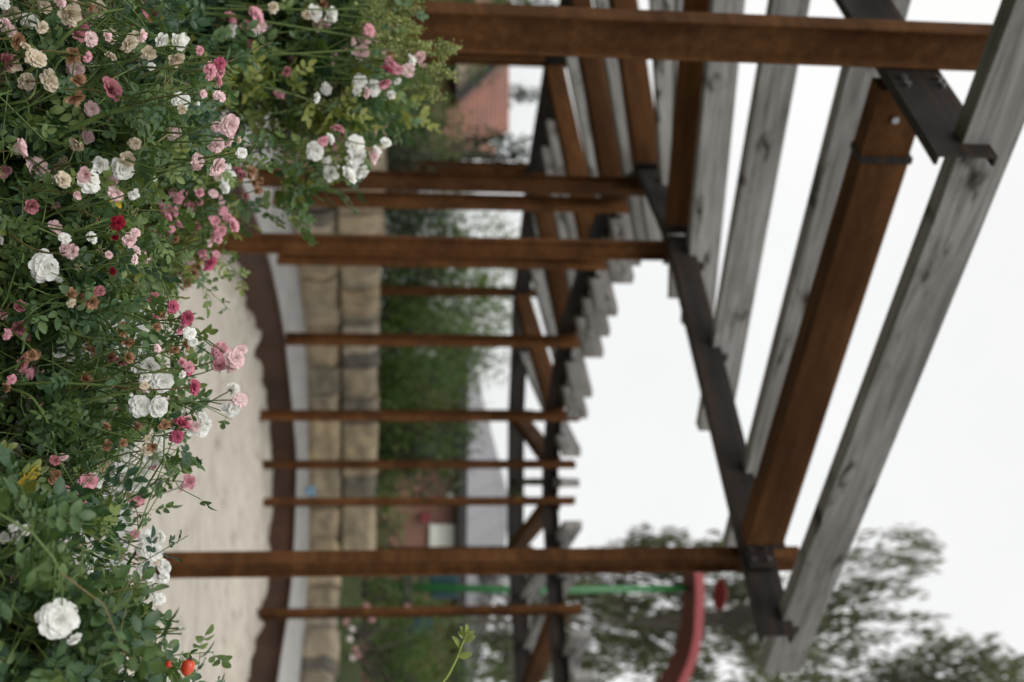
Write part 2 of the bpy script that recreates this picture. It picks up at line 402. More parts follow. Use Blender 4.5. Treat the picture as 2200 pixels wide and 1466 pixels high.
# ------------------------------------------------------------------ corten border of the sandpit
bo = empty('sandpit_border', (CC[0], CC[1], 0))
tag(bo, 'dark rusty steel border plates curving round the sandpit', 'border')
cut = list(range(0, len(bc), 5))
for k in range(len(cut) - 1):
    seg = bc[cut[k]:cut[k + 1] + 1]
    if len(seg) < 2: continue
    d = np.gradient(seg, axis=0); d /= np.linalg.norm(d, axis=1)[:, None]; nrm = np.stack([d[:, 1], -d[:, 0]], 1)   # towards the sand
    if (nrm[0] @ (CC - seg[0])) < 0: nrm = -nrm
    gap = .003
    S = seg.copy(); S[0] += d[0] * gap; S[-1] -= d[-1] * gap
    prof = [(-.006, -.10), (-.006, .268), (.045, .268), (.045, .260), (.004, .260), (.004, -.10)]
    V, Fs = [], []
    for p, n_ in zip(S, nrm):
        for o_, z in prof: V.append((p[0] + n_[0] * o_ - CC[0], p[1] + n_[1] * o_ - CC[1], z))
    m_ = len(prof)
    for i in range(len(S) - 1):
        for j in range(m_): Fs.append((i * m_ + j, i * m_ + (j + 1) % m_, (i + 1) * m_ + (j + 1) % m_, (i + 1) * m_ + j))
    Fs += [tuple(range(m_)), tuple(range((len(S) - 1) * m_ + m_ - 1, (len(S) - 1) * m_ - 1, -1))]
    obj('border_plate', make_mesh('border_plate', V, Fs, PLATE), bo)

# ------------------------------------------------------------------ stone wall
mst, nt, b = newmat('sandstone_block'); v = coords(nt, randomise=False)
at = N(nt, 'ShaderNodeAttribute', attribute_name='tone'); f1 = noise(nt, v, 4, 7, .65); f2 = noise(nt, v, 25, 5, .7)
r = ramp(nt, [(0, (.115, .108, .092)), (.35, (.25, .215, .16)), (.65, (.33, .28, .20)), (.88, (.41, .32, .20)), (1, (.38, .34, .28))]); nt.links.new(at.outputs['Fac'], r.inputs[0])
r2 = ramp(nt, [(.3, (.36, .36, .36)), (.5, (.85, .83, .8)), (.7, (1.3, 1.2, 1.05))]); nt.links.new(f1, r2.inputs[0])
nt.links.new(mix(nt, .9, r.outputs[0], r2.outputs[0], 'MULTIPLY'), b.inputs['Base Color']); b.inputs['Roughness'].default_value = .92; bump(nt, b, f2, .6, .012)
wr = empty('stone_wall', (CC[0], CC[1], 0)); tag(wr, 'low curved wall of rough tan sandstone blocks behind the sandpit', 'stone wall')
L = np.concatenate([[0], np.cumsum(np.linalg.norm(np.diff(wc, axis=0), axis=1))])
def wall_at(s): return np.array([np.interp(s, L, wc[:, 0]), np.interp(s, L, wc[:, 1])])
s_step = L[np.argmin(np.linalg.norm(wc - np.array([2.5, 14.2]), axis=1))]
def course(name, z0, z1, s0, s1, seed, z_tilt=0):
    rg = random.Random(seed); mb = MB(); s = s0
    while s < s1 - .15:
        ln = min(rg.uniform(.22, .66), s1 - s)
        a, c_ = wall_at(s + .011), wall_at(s + ln - .011); dx = c_ - a; ln2 = np.linalg.norm(dx); dx /= ln2
        nn = np.array([dx[1], -dx[0]])
        if nn @ (CC - a) < 0: nn = -nn
        tone = rg.choice([rg.uniform(0, .35), rg.uniform(.3, .65), rg.uniform(.6, .9), rg.uniform(.9, 1)])
        nxx, nz = 6, 8; ins = rg.uniform(-.02, .03); top = z1 + rg.uniform(-.02, .018)
        V, Fs = [], []
        for iz in range(nz + 1):
            for ix in range(nxx + 1):
                fx, fz = ix / nxx, iz / nz
                ex = min(fx, 1 - fx) * ln2; ez = min(fz, 1 - fz) * (top - z0)
                rnd = .016 * (1 - min(1, min(ex, ez) / .045)) + .06 * (1 - min(1, (1 - fz) * (top - z0) / .10)) ** 1.4
                p = a + dx * (fx * ln2); z = z0 + .006 + fz * (top - z0 - .006)
                dd = .024 * mnoise.noise((p[0] * 7, p[1] * 7, z * 9 + seed)) + ins - rnd
                q = p + nn * (.06 + dd); V.append((q[0] - CC[0], q[1] - CC[1], z + .012 * mnoise.noise((p[0] * 5, p[1] * 5, z * 3))))
        nf = len(V)
        for iz in (0, nz):
            for ix in range(nxx + 1):
                p = a + dx * (ix / nxx * ln2) - nn * .24; V.append((p[0] - CC[0], p[1] - CC[1], z0 + .006 if iz == 0 else top - .01))
        for iz in range(nz):
            for ix in range(nxx):
                i = iz * (nxx + 1) + ix; Fs.append((i, i + 1, i + nxx + 2, i + nxx + 1))
        for ix in range(nxx):
            i = nz * (nxx + 1) + ix; j = nf + nxx + 1 + ix; Fs.append((i, i + 1, j + 1, j))
            i2 = ix; j2 = nf + ix; Fs.append((j2, j2 + 1, i2 + 1, i2))
        lft = [iz * (nxx + 1) for iz in range(nz + 1)]; Fs.append(tuple(lft + [nf + nxx + 1, nf]))
        rgt = [iz * (nxx + 1) + nxx for iz in range(nz + 1)]; Fs.append(tuple([nf + nxx, nf + 2 * nxx + 1] + rgt[::-1]))
        mb.add(V, Fs, tone); s += ln
    obj(name, mb.mesh(name, mst), wr)
course('lower_course', .335, .70, .05, L[-1] - .05, 3)
course('upper_course', .715, 1.085, .05, s_step, 8)

# ------------------------------------------------------------------ pergola
pg = empty('pergola', (CC[0], CC[1], 0)); tag(pg, 'long curved pergola of rusty steel posts and beams with grey timber rafters', 'pergola')
def frame(p, q):
    """matrix with local x from p to q, z up."""
    p, q = Vector(p), Vector(q); x = (q - p).normalized(); z = Vector((0, 0, 1)); y = z.cross(x).normalized(); z = x.cross(y)
    m = Matrix.Identity(4)
    for i in range(3): m[i][0], m[i][1], m[i][2], m[i][3] = x[i], y[i], z[i], p[i]
    return m, (q - p).length
def ibeam(h, wd, tf, tw):
    a, c_ = wd / 2, tw / 2
    return [(-a, 0), (a, 0), (a, tf), (c_, tf), (c_, h - tf), (a, h - tf), (a, h), (-a, h), (-a, h - tf), (-c_, h - tf), (-c_, tf), (-a, tf)]
def rel(m): return Matrix.Translation((-CC[0], -CC[1], 0)) @ m
def bar(name, p, q, poly, mat, parent=pg, bev=.003):
    m, ln = frame(p, q); mb = MB(); mb.prism(poly, 0, ln)
    o = obj(name, mb.mesh(name, mat), parent); o.matrix_local = rel(m)
    if bev:
        md = o.modifiers.new('bevel', 'BEVEL'); md.width = bev; md.segments = 2; md.limit_method = 'ANGLE'
    return o, ln, m
def box_poly(h, wd): return [(-wd / 2, 0), (wd / 2, 0), (wd / 2, h), (-wd / 2, h)]
IN = [Vector((x, y, ZB)) for x, y in inner]; OUT = [Vector((x, y, ZB)) for x, y in outer]
posts = []
def post(px, radial, z0, z1, dims=(.135, .075)):
    mb = MB(); pl = [(y, z - dims[0] / 2) for y, z in ibeam(dims[0], dims[1], .011, .009)]
    # profile: x = across the flange, y = web direction (radial)
    n = len(pl); V = [(a, c_, z0) for a, c_ in pl] + [(a, c_, z1) for a, c_ in pl]
    Fs = [(i, (i + 1) % n, n + (i + 1) % n, n + i) for i in range(n)] + [tuple(range(n - 1, -1, -1)), tuple(range(n, 2 * n))]
    mb.add(V, Fs); o = obj('post', mb.mesh('post', RUST), pg)
    ang = math.atan2(radial[1], radial[0]) - math.pi / 2
    o.location = (px[0] - CC[0], px[1] - CC[1], 0); o.rotation_euler = (0, 0, ang)
    md = o.modifiers.new('bevel', 'BEVEL'); md.width = .004; md.segments = 2; md.limit_method = 'ANGLE'
    return o
for k in range(len(IN)):
    rad = OUT[k] - IN[k]
    posts.append((post(IN[k], rad, -.15, 2.95, (.105, .066)), post(OUT[k], rad, -.1 if k in (0, 1, 2) else .5, 2.97 if k else 3.10, (.14, .075))))
# ring beams, butted at the posts; the first ones overhang the end of the pergola
def channel(h, n0, n1, tw, tf):
    """C profile: web face at n0, flanges reaching to n1 (both across the beam)."""
    s_ = 1 if n1 > n0 else -1
    return [(n0, 0), (n1, 0), (n1, tf), (n0 + s_ * tw, tf), (n0 + s_ * tw, h - tf), (n1, h - tf), (n1, h), (n0, h)]
def ring(pts, ext, h, n0, n1):
    for k in range(len(pts) - 1):
        p, q = pts[k], pts[k + 1]; d = (q - p).normalized(); yv = Vector((0, 0, 1)).cross(d)
        out_ = 1 if yv.dot(Vector((*((p + q) / 2)[:2], 0)) - Vector((CC[0], CC[1], 0))) > 0 else -1
        a = p - d * ext if k == 0 else p + d * .001; c_ = q - d * .001
        pl = channel(h, out_ * n0, out_ * n1, .009, .011)
        bar('ring_beam', a, c_, pl if out_ * (n1 - n0) > 0 else pl[::-1], DARK, bev=.002)
ring(IN, .47, .148, .118, .060); ring(OUT, .56, .195, -.072, -.108)
# radial steel beams, post face to post face, a little below the tops
for k in range(len(IN)):
    d = (OUT[k] - IN[k]).normalized(); a = IN[k] + d * .134; c_ = OUT[k] - d * (.168 if k else .40)
    a.z = c_.z = ZB + .005
    o, ln, m = bar('radial_beam', a, c_, box_poly(.18, .105), RUST, bev=.008)
    if k < 4:
        for xx, sg in ((.012, 1), (ln - .012, -1)):
            mb = MB(); mb.box((xx - .012, -.056, -.004), (xx + .012, .056, .186)); e = obj('end_plate', mb.mesh('end_plate', DARK), o)
            for yy in (-.035, .035):
                for zz in (.03, .15):
                    mb = MB(); x0 = xx + sg * .012
                    mb.tube([(x0, yy, zz), (x0 + sg * .012, yy, zz)], .011, 6); obj('bolt', mb.mesh('bolt', BOLT), o)
# splice plates and bolts where the ring beams meet the two end posts and the next inner post
def splice(o_post, shift, sgn, zc=ZB + .07, wdt=.15, hgt=.125):
    """plate standing proud of the flange on the side sgn (+1 outwards)."""
    y0 = sgn * (.118 + .002); y1 = sgn * (.118 + .012)
    mb = MB(); mb.box((shift - wdt / 2, min(y0, y1), zc - hgt / 2), (shift + wdt / 2, max(y0, y1), zc + hgt / 2)); obj('splice_plate', mb.mesh('splice_plate', DARK), o_post)
    for xx in (shift - .03, shift + .03):
        for zz in (zc - hgt / 2 + .028, zc + hgt / 2 - .028):
            mb = MB(); mb.tube([(xx, y1, zz), (xx, y1 + sgn * .011, zz)], .0115, 6); obj('bolt', mb.mesh('bolt', BOLT), o_post)
for k in (0, 1, 2):
    rd_ = OUT[k] - IN[k]; xl = Vector((rd_.y, -rd_.x, 0)); splice(posts[k][0], (-.085 if xl.dot(IN[k + 1] - IN[k]) > 0 else .085) if k == 0 else 0, 1)
# bolts on the outer face of the outer ring beam beside the end post, and a gusset carrying the first radial beam
def face_bolts(p, d, side, parent, ss):
    nv = Vector((-d.y, d.x, 0)) * side
    for s in ss:
        for zz in (.045, .165):
            q = p + d * s - nv * .072
            mb = MB(); a = q + Vector((-CC[0], -CC[1], zz)); mb.tube([tuple(a), tuple(a + nv * .013)], .0125, 6)
            e = obj('bolt', mb.mesh('bolt', BOLT)); e.parent = parent; e.matrix_parent_inverse = parent.matrix_basis.inverted()
dA = (OUT[1] - OUT[0]).normalized(); sideA = 1 if Vector((-dA.y, dA.x, 0)).dot(OUT[0] - IN[0]) > 0 else -1
face_bolts(OUT[0], -dA, -sideA, posts[0][1], (.10, .14)); face_bolts(OUT[0], dA, sideA, posts[0][1], (.10, .14))
dR = (IN[0] - OUT[0]).normalized(); oA = OUT[0]; m_, ln_ = frame(oA + dR * .146, oA + dR * .40)
mb = MB(); mb.box((0, -.045, .004), (ln_, .045, .178), rel(m_)); e = obj('gusset', mb.mesh('gusset', RUST)); e.parent = posts[0][1]; e.matrix_parent_inverse = posts[0][1].matrix_basis.inverted()
for sg in (-1, 1):
    mb = MB(); q0 = rel(m_) @ Vector((ln_ * .42, sg * .045, .085)); q1 = rel(m_) @ Vector((ln_ * .42, sg * .056, .085)); mb.tube([tuple(q0), tuple(q1)], .014, 6)
    e = obj('bolt', mb.mesh('bolt', BOLT)); e.parent = posts[0][1]; e.matrix_parent_inverse = posts[0][1].matrix_basis.inverted()

# rafters: measured ones near the camera, then two or so per bay
def rafter(p, q, wdt=.078, crooked=0.0, bracket=True, cross=()):
    m, ln = frame(p, q); mb = MB()
    n = 14; pl = box_poly(HR, wdt); V, Fs = [], []
    ph = random.uniform(0, 6)
    for i in range(n + 1):
        x = ln * i / n; yo = crooked * math.sin(ph + x * 1.3)
        for a, c_ in pl: V.append((x, a + yo, c_ + crooked * .5 * math.cos(ph + x)))
    for i in range(n):
        for j in range(4): Fs.append((i * 4 + j, i * 4 + (j + 1) % 4, i * 4 + 4 + (j + 1) % 4, i * 4 + 4 + j))
    Fs += [(3, 2, 1, 0), tuple(n * 4 + j for j in range(4))]
    mb.add(V, Fs); o = obj('rafter', mb.mesh('rafter', WOOD), pg); o.matrix_local = rel(m)
    md = o.modifiers.new('bevel', 'BEVEL'); md.width = .005; md.segments = 2; md.limit_method = 'ANGLE'
    for x in cross[1:]:  # angle brackets fixing the rafter to the ring beams
        for sg in (1, -1):
            mb = MB(); y0 = sg * wdt / 2
            lo, hi = sorted((y0 + sg * .002, y0 + sg * .008)); mb.box((x - .075, lo, .0), (x - .03, hi, .085))
            lo, hi = sorted((y0 + sg * .002, y0 + sg * .055)); mb.box((x - .075, lo, .036), (x - .03, hi, .042))
            e = obj('bracket', mb.mesh('bracket', DARK), o)
    return o
def line_x(p, q, a, b_):
    """parameter along p->q (2D) where it crosses a->b."""
    r_ = (q[0] - p[0], q[1] - p[1]); s_ = (b_[0] - a[0], b_[1] - a[1]); den = r_[0] * s_[1] - r_[1] * s_[0]
    return ((a[0] - p[0]) * s_[1] - (a[1] - p[1]) * s_[0]) / den
def place_rafter(p, q, kin, over_in=.42, over_out=.38):
    """through two plan points, cut with an overhang past both ring beams of bay kin."""
    p, q = Vector((*p[:2], ZR)), Vector((*q[:2], ZR)); d = (q - p).normalized()
    ti = line_x(p, q, IN[kin], IN[kin + 1]) * (q - p).length; to = line_x(p, q, OUT[kin], OUT[kin + 1]) * (q - p).length
    if ti < to: d = -d; ti, to = -ti, -to
    a = p + d * (to - over_out); b_ = p + d * (ti + over_in)
    return rafter(a, b_, crooked=.004, cross=(over_out, over_out + ti - to))
def pz(u, w_): return at_z(u, w_, ZR)
# the end rafter beyond the first posts
e0, e1 = pz(380, 2025), pz(1310, 1680)
p, q = Vector(e0), Vector(e1); d = (q - p).normalized()
ti = line_x(p, q, IN[0], IN[1]) * (q - p).length; to = line_x(p, q, OUT[0], OUT[1]) * (q - p).length
rafter(p + d * (to - .62), p + d * (ti + .28), crooked=.003, cross=(.62, .62 + ti - to))
place_rafter(pz(153, 1811), pz(850, 1636), 0)
place_rafter(pz(153, 1628), pz(670, 1540), 0)
R3a, R3b = np.array([-1.46, 6.62, 0]), np.array([-.305, 7.0, 0])
place_rafter(R3a, R3b, 0, .3)
for k in range(1, len(IN) - 1):
    nr = {1: 2, 2: 2, 3: 2, 4: 3, 5: 2, 6: 1, 7: 1, 8: 2, 9: 3}[k]
    for j in range(nr):
        t = (j + 1) / (nr + 1)
        p = OUT[k].lerp(OUT[k + 1], t); q = IN[k].lerp(IN[k + 1], t)
        place_rafter(p, q, k, .40 + random.uniform(-.04, .04), .36)

# ------------------------------------------------------------------ foliage masses: shrubs, hedges, trees
QUAD_V = np.array([(-.5, 0, 0), (0, -.22, .04), (.5, 0, -.02), (0, .22, .04)]); QUAD_F = np.array([(0, 1, 2, 3)])
def leaf_cloud(name, clumps, per, size, mat, parent, droop=0.0, tone0=.5, tvar=.25, elong=1.0):
    """clumps: (centre, radius). Leaves sit through each clump's volume."""
    mats, tr, tn = [], [], []
    for c, r in clumps:
        n = int(per * (float(np.mean(r)) / .35) ** 2)
        d = rng.normal(size=(n, 3)); d /= np.linalg.norm(d, axis=1)[:, None]; rad = rng.random(n) ** .45
        P = np.array(c) + d * (rad[:, None] * np.array(r if np.ndim(r) else (r, r, r * .8)))
        if droop:
            X = rng.normal(size=(n, 3)) * .45; X[:, 2] -= droop; X /= np.linalg.norm(X, axis=1)[:, None]
            Z = rng.normal(size=(n, 3)); Z -= (Z * X).sum(1)[:, None] * X; Z /= np.linalg.norm(Z, axis=1)[:, None]
            Rm = np.stack([X, np.cross(Z, X), Z], -1)
        else: Rm = rand_rot(n, .6)
        s = size * rng.uniform(.6, 1.35, n)
        mats.append(Rm * (s[:, None, None] * np.array([elong, 1, 1])[None, None, :])); tr.append(P)
        base = tone0 + rng.normal() * tvar * .7
        tn.append(np.clip(base + rng.normal(size=n) * tvar * .6, 0, 1))
    V, Fq, T = batch(QUAD_V, QUAD_F, np.concatenate(mats), np.concatenate(tr), np.concatenate(tn))
    return obj(name, make_mesh(name, V, Fq, mat, False, T), parent)

def shrub(name, label, cat, c, rx, ry, h, n=60, per=60, size=.07, mat=SHRUB, tone=.5, group=None, blooms=None, tvar=.3):
    root = empty(name, c); tag(root, label, cat, group)
    cl = []
    for _ in range(n):
        d = rng.normal(size=3); d /= np.linalg.norm(d); d[2] = abs(d[2]) * 1.0; q = rng.random() ** .5
        cl.append(((d[0] * rx * q, d[1] * ry * q, .12 * h + d[2] * h * q * .85), rng.uniform(.16, .34) * min(1, h)))
    leaf_cloud('foliage', cl, per, size, mat, root, 0, tone, tvar)
    tb = Tubes()
    for _ in range(14):
        e = np.array([rng.normal() * rx * .5, rng.normal() * ry * .5, h * rng.uniform(.5, .9)]); s0 = np.array([rng.normal() * .1, rng.normal() * .1, -.05])
        t = np.linspace(0, 1, 5)[:, None]; tb.add(s0 * (1 - t) + e * t + np.array([0, 0, .2 * h]) * (t * (1 - t)), np.linspace(.016, .005, 5), 5)
    obj('stems', tb.mesh('stems', BARK), root)
    return root

GZ = .93
def spot(u, y): p = at_y(u, 800, y); return (float(p[0]), float(y), GZ)
shr = [
 # u, y, rx, h, tone, mat, size, label
 (20, 16.5, 1.1, 2.2, .42, SHRUB, .07, 'tall mid green bush just left of the wide rusty post'),
 (190, 15.2, .9, 1.0, .62, SHRUB, .06, 'light green bush under the pinkish tiled roof'),
 (300, 16.2, .9, 1.35, .55, SHRUB, .06, 'bright green bush between the tiled roof and a thin far post'),
 (330, 13.2, .8, .9, .30, DARKLEAF, .05, 'low dark bush at the near end of the stone wall top'),
 (470, 15.2, 1.05, 1.45, .12, DARKLEAF, .05, 'very dark rounded yew bush behind paired rusty posts'),
 (530, 16.4, 1.0, 2.2, .50, SHRUB, .06, 'green bush rising beside the dark yew'),
 (640, 15.6, 1.1, 1.85, .45, SHRUB, .06, 'olive green shrub around the slim far post above the wall'),
 (770, 15.3, 1.0, 1.25, .56, SHRUB, .06, 'mid green shrub with reddish tips below the grey roof corner'),
 (690, 19.0, 1.3, 3.05, .62, SHRUB, .07, 'taller lighter shrub poking up to the grey roof edge'),
 (860, 15.6, 1.1, 1.62, .52, SHRUB, .06, 'dense green shrub behind the middle rusty post'),
 (950, 16.4, .95, 1.55, .62, DARKLEAF, .07, 'grey-green shrub in front of the dark eave'),
 (1045, 15.6, .6, .62, .66, SHRUB, .05, 'low yellowish shrub in front of the brick wall'),
 (1130, 15.8, .75, .62, .70, SHRUB, .06, 'pale green grassy shrub beneath the white board'),
 (1270, 15.0, .8, .55, .60, SHRUB, .06, 'low green shrub at the foot of the green pole'),
 (1420, 15.4, 1.1, 1.05, .55, SHRUB, .06, 'wide green shrub beyond the pink roses by the lower wall'),
 (1330, 18.5, .8, 1.35, .45, SHRUB, .07, 'bushy shrub in front of the teal play panels'),
 (1500, 19.0, 1.6, 2.3, .40, SHRUB, .07, 'tall shrub below the end of the grey roof'),
]
for u, y, rx, h, tn, mt, sz, lab in shr:
    shrub('shrub', lab, 'shrub', spot(u, y), rx, .8, h, int(44 + 46 * rx * h), 80, sz, mt, tn, 'shrubs behind the stone wall')
# small pink and white roses on the low bush above the short wall
def bloom_mesh():
    mb = MB()
    for k in range(7):
        a = k * 2.4; mb.box((math.cos(a) * .012 - .015, math.sin(a) * .012 - .015, -.012 + .004 * k), (math.cos(a) * .012 + .015, math.sin(a) * .012 + .015, .004 + .004 * k), Matrix.Rotation(k * .7, 4, 'X') @ Matrix.Rotation(a, 4, 'Y'))
    return mb
MB_PINK = mat_flat('far_pink_rose', (.50, .26, .26), .6); MB_WHITE = mat_flat('far_white_rose', (.72, .66, .62), .6)
MB_RED = mat_flat('far_red_rose', (.35, .03, .05), .6)
low = shrub('rose_shrub', 'far rose bush with pink and white dots of bloom on the short wall', 'rose bush', spot(1385, 13.6), 1.0, .5, .5, 40, 46, .05, SHRUB, .4)
pm = bloom_mesh()
pk, pw = pm.mesh('bloom', MB_PINK), pm.mesh('bloom', MB_WHITE)
for u, w_, mm in [(1338, 745, pk), (1350, 757, pw), (1372, 752, pw), (1396, 762, pk), (1414, 755, pw), (1428, 743, pk), (1434, 752, pw), (1410, 770, pk), (1300, 788, pk), (1330, 800, pk), (1303, 872, pk), (1322, 766, pw)]:
    q = at_y(u, w_, 13.2); e = obj('bloom', mm, low); e.location = (q[0] - low.location.x, q[1] - low.location.y, q[2] - low.location.z)
    e.rotation_euler = (random.uniform(0, 6), random.uniform(0, 6), 0); e.scale = (1.15,) * 3

def tree(name, label, base, height, limbs, clumps, per, size, mat, tone, droop=0, elong=1, trunk_r=.16, tvar=.25, cat='tree', group=None):
    root = empty(name, base); tag(root, label, cat, group)
    tb = Tubes(); t = np.linspace(0, 1, 9)
    tr = np.stack([.25 * np.sin(t * 3) * height * .05, .1 * t, t * height * .92], 1); tb.add(tr, trunk_r * (1 - .88 * t) + .01, 8)
    for c, r in limbs:
        s0 = tr[int(np.clip((c[2] / height - .22) * 8, 1, 7))]; e = np.array(c); tt = np.linspace(0, 1, 7)[:, None]
        mid = (s0 + e) / 2 + np.array([0, 0, .12 * height * .4])
        tb.add((1 - tt) ** 2 * s0 + 2 * tt * (1 - tt) * mid + tt ** 2 * e, np.linspace(r, .012, 7), 6)
    obj('trunk', tb.mesh('trunk', BARK), root)
    leaf_cloud('crown', clumps, per, size, mat, root, droop, tone, tvar, elong)
    return root

def willow(name, label, u0, y, blobs, seed, dens=1.0, thin=.3):
    """blobs given in the photograph's plan: (u, w, radius in m); real clumps are scattered through each in depth too."""
    global rng
    keep = rng; rng = np.random.default_rng(seed)
    b_ = at_y(u0, 785, y); base = np.array([b_[0], y, .8]); clumps, limbs = [], []; top = 0
    for u, w_, r in blobs:
        c = at_y(u, w_, y + rng.uniform(-1, 1)) - base; top = max(top, c[2] + r); limbs.append((tuple(c), .022 + .012 * r))
        for _ in range(int(11 * r * r * dens) + 3):
            d = rng.normal(size=3); d /= np.linalg.norm(d); q = rng.random() ** .6
            cc = c + d * q * r * np.array([1, 1.2, 1]); clumps.append((tuple(cc), (rng.uniform(.16, .34),) * 2 + (rng.uniform(.3, .65),)))
            if rng.random() < .35: limbs.append((tuple(cc), .012))
    o = tree(name, label, tuple(base), top, limbs, clumps, int(30 * dens), .15, TREELEAF, .68, 1.6, 1.9, .06, .3, 'tree', 'airy grey-green trees beyond the playground')
    rng = keep
    return o
willow('birch_tree', 'airy drooping tree whose small rounded top stands beside the grey rafter', 1330, 27,
       [(1190, 1930, .55), (1230, 1880, .7), (1270, 1830, .7), (1200, 1830, .55), (1330, 1780, .9), (1290, 1720, .7), (1390, 1700, .9), (1330, 1900, .6), (1400, 1830, .8), (1440, 1900, .6), (1360, 1990, .35), (1180, 1975, .35), (1250, 1960, .45), (1460, 1760, .8)], 4, .8)
willow('birch_tree', 'airy tree with thin drooping twigs at the lower right corner of the sky', 1560, 24,
       [(1420, 2080, .6), (1460, 2130, .6), (1455, 2020, .7), (1500, 2150, .9), (1440, 1960, .6), (1520, 1950, 1.1), (1500, 1800, 1.0), (1480, 1650, .9), (1420, 2190, .35), (1400, 2120, .3)], 9, 1.0)
willow('birch_tree', 'dense dark tree right behind the red playground canopy', 1215, 29,
       [(1320, 1560, 1.0), (1260, 1600, .8), (1400, 1620, 1.1), (1330, 1440, 1.0), (1260, 1480, .8), (1430, 1480, 1.1), (1300, 1330, 1.0), (1400, 1330, 1.0), (1270, 1250, .8), (1350, 1220, .9), (1450, 1230, 1.0), (1200, 1560, .5), (1170, 1530, .35), (1190, 1460, .5), (1165, 1400, .3), (1180, 1340, .35), (1210, 1500, .5), (1460, 1110, .9), (1380, 1090, .8), (1300, 1130, .7), (1195, 1420, .3), (1160, 1445, .22)], 17, 1.35)
# conifer and broadleaf trees on the left, beyond the tiled house and the climbing post
def conifer(name, label, u, y, w_top, rad, seed):
    global rng
    keep = rng; rng = np.random.default_rng(seed)
    b_ = at_y(u, 785, y); base = (b_[0], y, .8); h = at_y(u, w_top, y)[2] - .8; cl = []  # tapering whorls
    for k in range(90):
        t = rng.random() ** .8; rr = rad * (1 - t) * rng.uniform(.6, 1) + .05; a = rng.uniform(0, 6.28); cl.append(((rr * math.cos(a), rr * math.sin(a), t * h), rng.uniform(.14, .3)))
    tree(name, label, base, h, [], cl, 42, .085, DARKLEAF, .25, .5, 1.5, .1, .25, 'conifer')
    rng = keep
conifer('conifer', 'dark pointed conifer against the white sky behind the tiled roof', 195, 35, 1155, 1.3, 3)
conifer('conifer', 'broad dark conifer behind the thin far post', 325, 20, 1150, 1.0, 5)
conifer('conifer', 'dark conifer seen left of the wide rusty post', 0, 22, 1190, 1.2, 6)
shrub('shrub', 'rounded leafy bush top showing between the slim far post and the grey roof', 'shrub', spot(690, 24), .9, .9, 3.5, 60, 50, .09, SHRUB, .45, 'shrubs behind the stone wall')
cl_ = empty('climbing_plant', tuple(at_y(1062, 1112, 14.85))); tag(cl_, 'small green climber sprig hanging on the far dark beam', 'climbing plant')
leaf_cloud('foliage', [((0, 0, 0), .07), ((.03, .02, .06), .07), ((-.03, 0, -.05), .06), ((.05, 0, .1), .05)], 260, .05, SHRUB, cl_, 0, .7)

# ------------------------------------------------------------------ houses beyond
mtile, nt, b = newmat('clay_roof_tile'); v = coords(nt, randomise=False)
wv = N(nt, 'ShaderNodeTexWave', wave_type='BANDS', bands_direction='Z'); wv.inputs['Scale'].default_value = 2.6; wv.inputs['Distortion'].default_value = .6; wv.inputs['Detail'].default_value = 2; nt.links.new(v, wv.inputs['Vector'])
f = noise(nt, v, 1.4, 6, .65); r = ramp(nt, [(.3, (.16, .078, .058)), (.5, (.235, .108, .078)), (.7, (.28, .122, .080))]); nt.links.new(f, r.inputs[0])
r2 = ramp(nt, [(.1, (.55, .55, .55)), (.5, (1, 1, 1))]); nt.links.new(wv.outputs['Fac'], r2.inputs[0])
nt.links.new(mix(nt, .8, r.outputs[0], r2.outputs[0], 'MULTIPLY'), b.inputs['Base Color']); b.inputs['Roughness'].default_value = .85; bump(nt, b, wv.outputs['Fac'], .5, .03)
mbrick, nt, b = newmat('red_brick'); v = coords(nt, randomise=False)
mpg = N(nt, 'ShaderNodeMapping'); mpg.inputs['Rotation'].default_value = (math.pi / 2, 0, 0); nt.links.new(v, mpg.inputs['Vector'])
br = N(nt, 'ShaderNodeTexBrick'); br.inputs['Scale'].default_value = 1; br.inputs['Brick Width'].default_value = .24; br.inputs['Row Height'].default_value = .08; br.inputs['Mortar Size'].default_value = .008
br.inputs['Color1'].default_value = (.17, .070, .050, 1); br.inputs['Color2'].default_value = (.22, .090, .062, 1); br.inputs['Mortar'].default_value = (.2, .16, .13, 1); nt.links.new(mpg.outputs[0], br.inputs['Vector'])
nt.links.new(br.outputs['Color'], b.inputs['Base Color']); b.inputs['Roughness'].default_value = .9; bump(nt, b, br.outputs['Fac'], .3, .01)
mgrey, nt, b = newmat('grey_standing_seam_roof'); v = coords(nt, randomise=False)
wv = N(nt, 'ShaderNodeTexWave', wave_type='BANDS', bands_direction='X', wave_profile='SAW'); wv.inputs['Scale'].default_value = .55; nt.links.new(v, wv.inputs['Vector'])
r = ramp(nt, [(.0, (.10, .10, .105)), (.06, (.19, .19, .20)), (.9, (.21, .21, .22))]); nt.links.new(wv.outputs['Fac'], r.inputs[0]); nt.links.new(r.outputs[0], b.inputs['Base Color']); b.inputs['Roughness'].default_value = .6
MDARK = mat_flat('dark_painted_timber', (.022, .018, .017), .6); MGLASS = mat_flat('window_glass', (.02, .025, .03), .1)
MWHITE = mat_flat('white_enamel', (.70, .70, .64), .5, 0, .05); MREDBOX = mat_flat('red_paint', (.17, .016, .022), .6)
MPALE = mat_flat('pale_render', (.42, .33, .27), .9)

def solid(name, faces_v, faces, mat, parent): return obj(name, make_mesh(name, faces_v, faces, mat), parent)
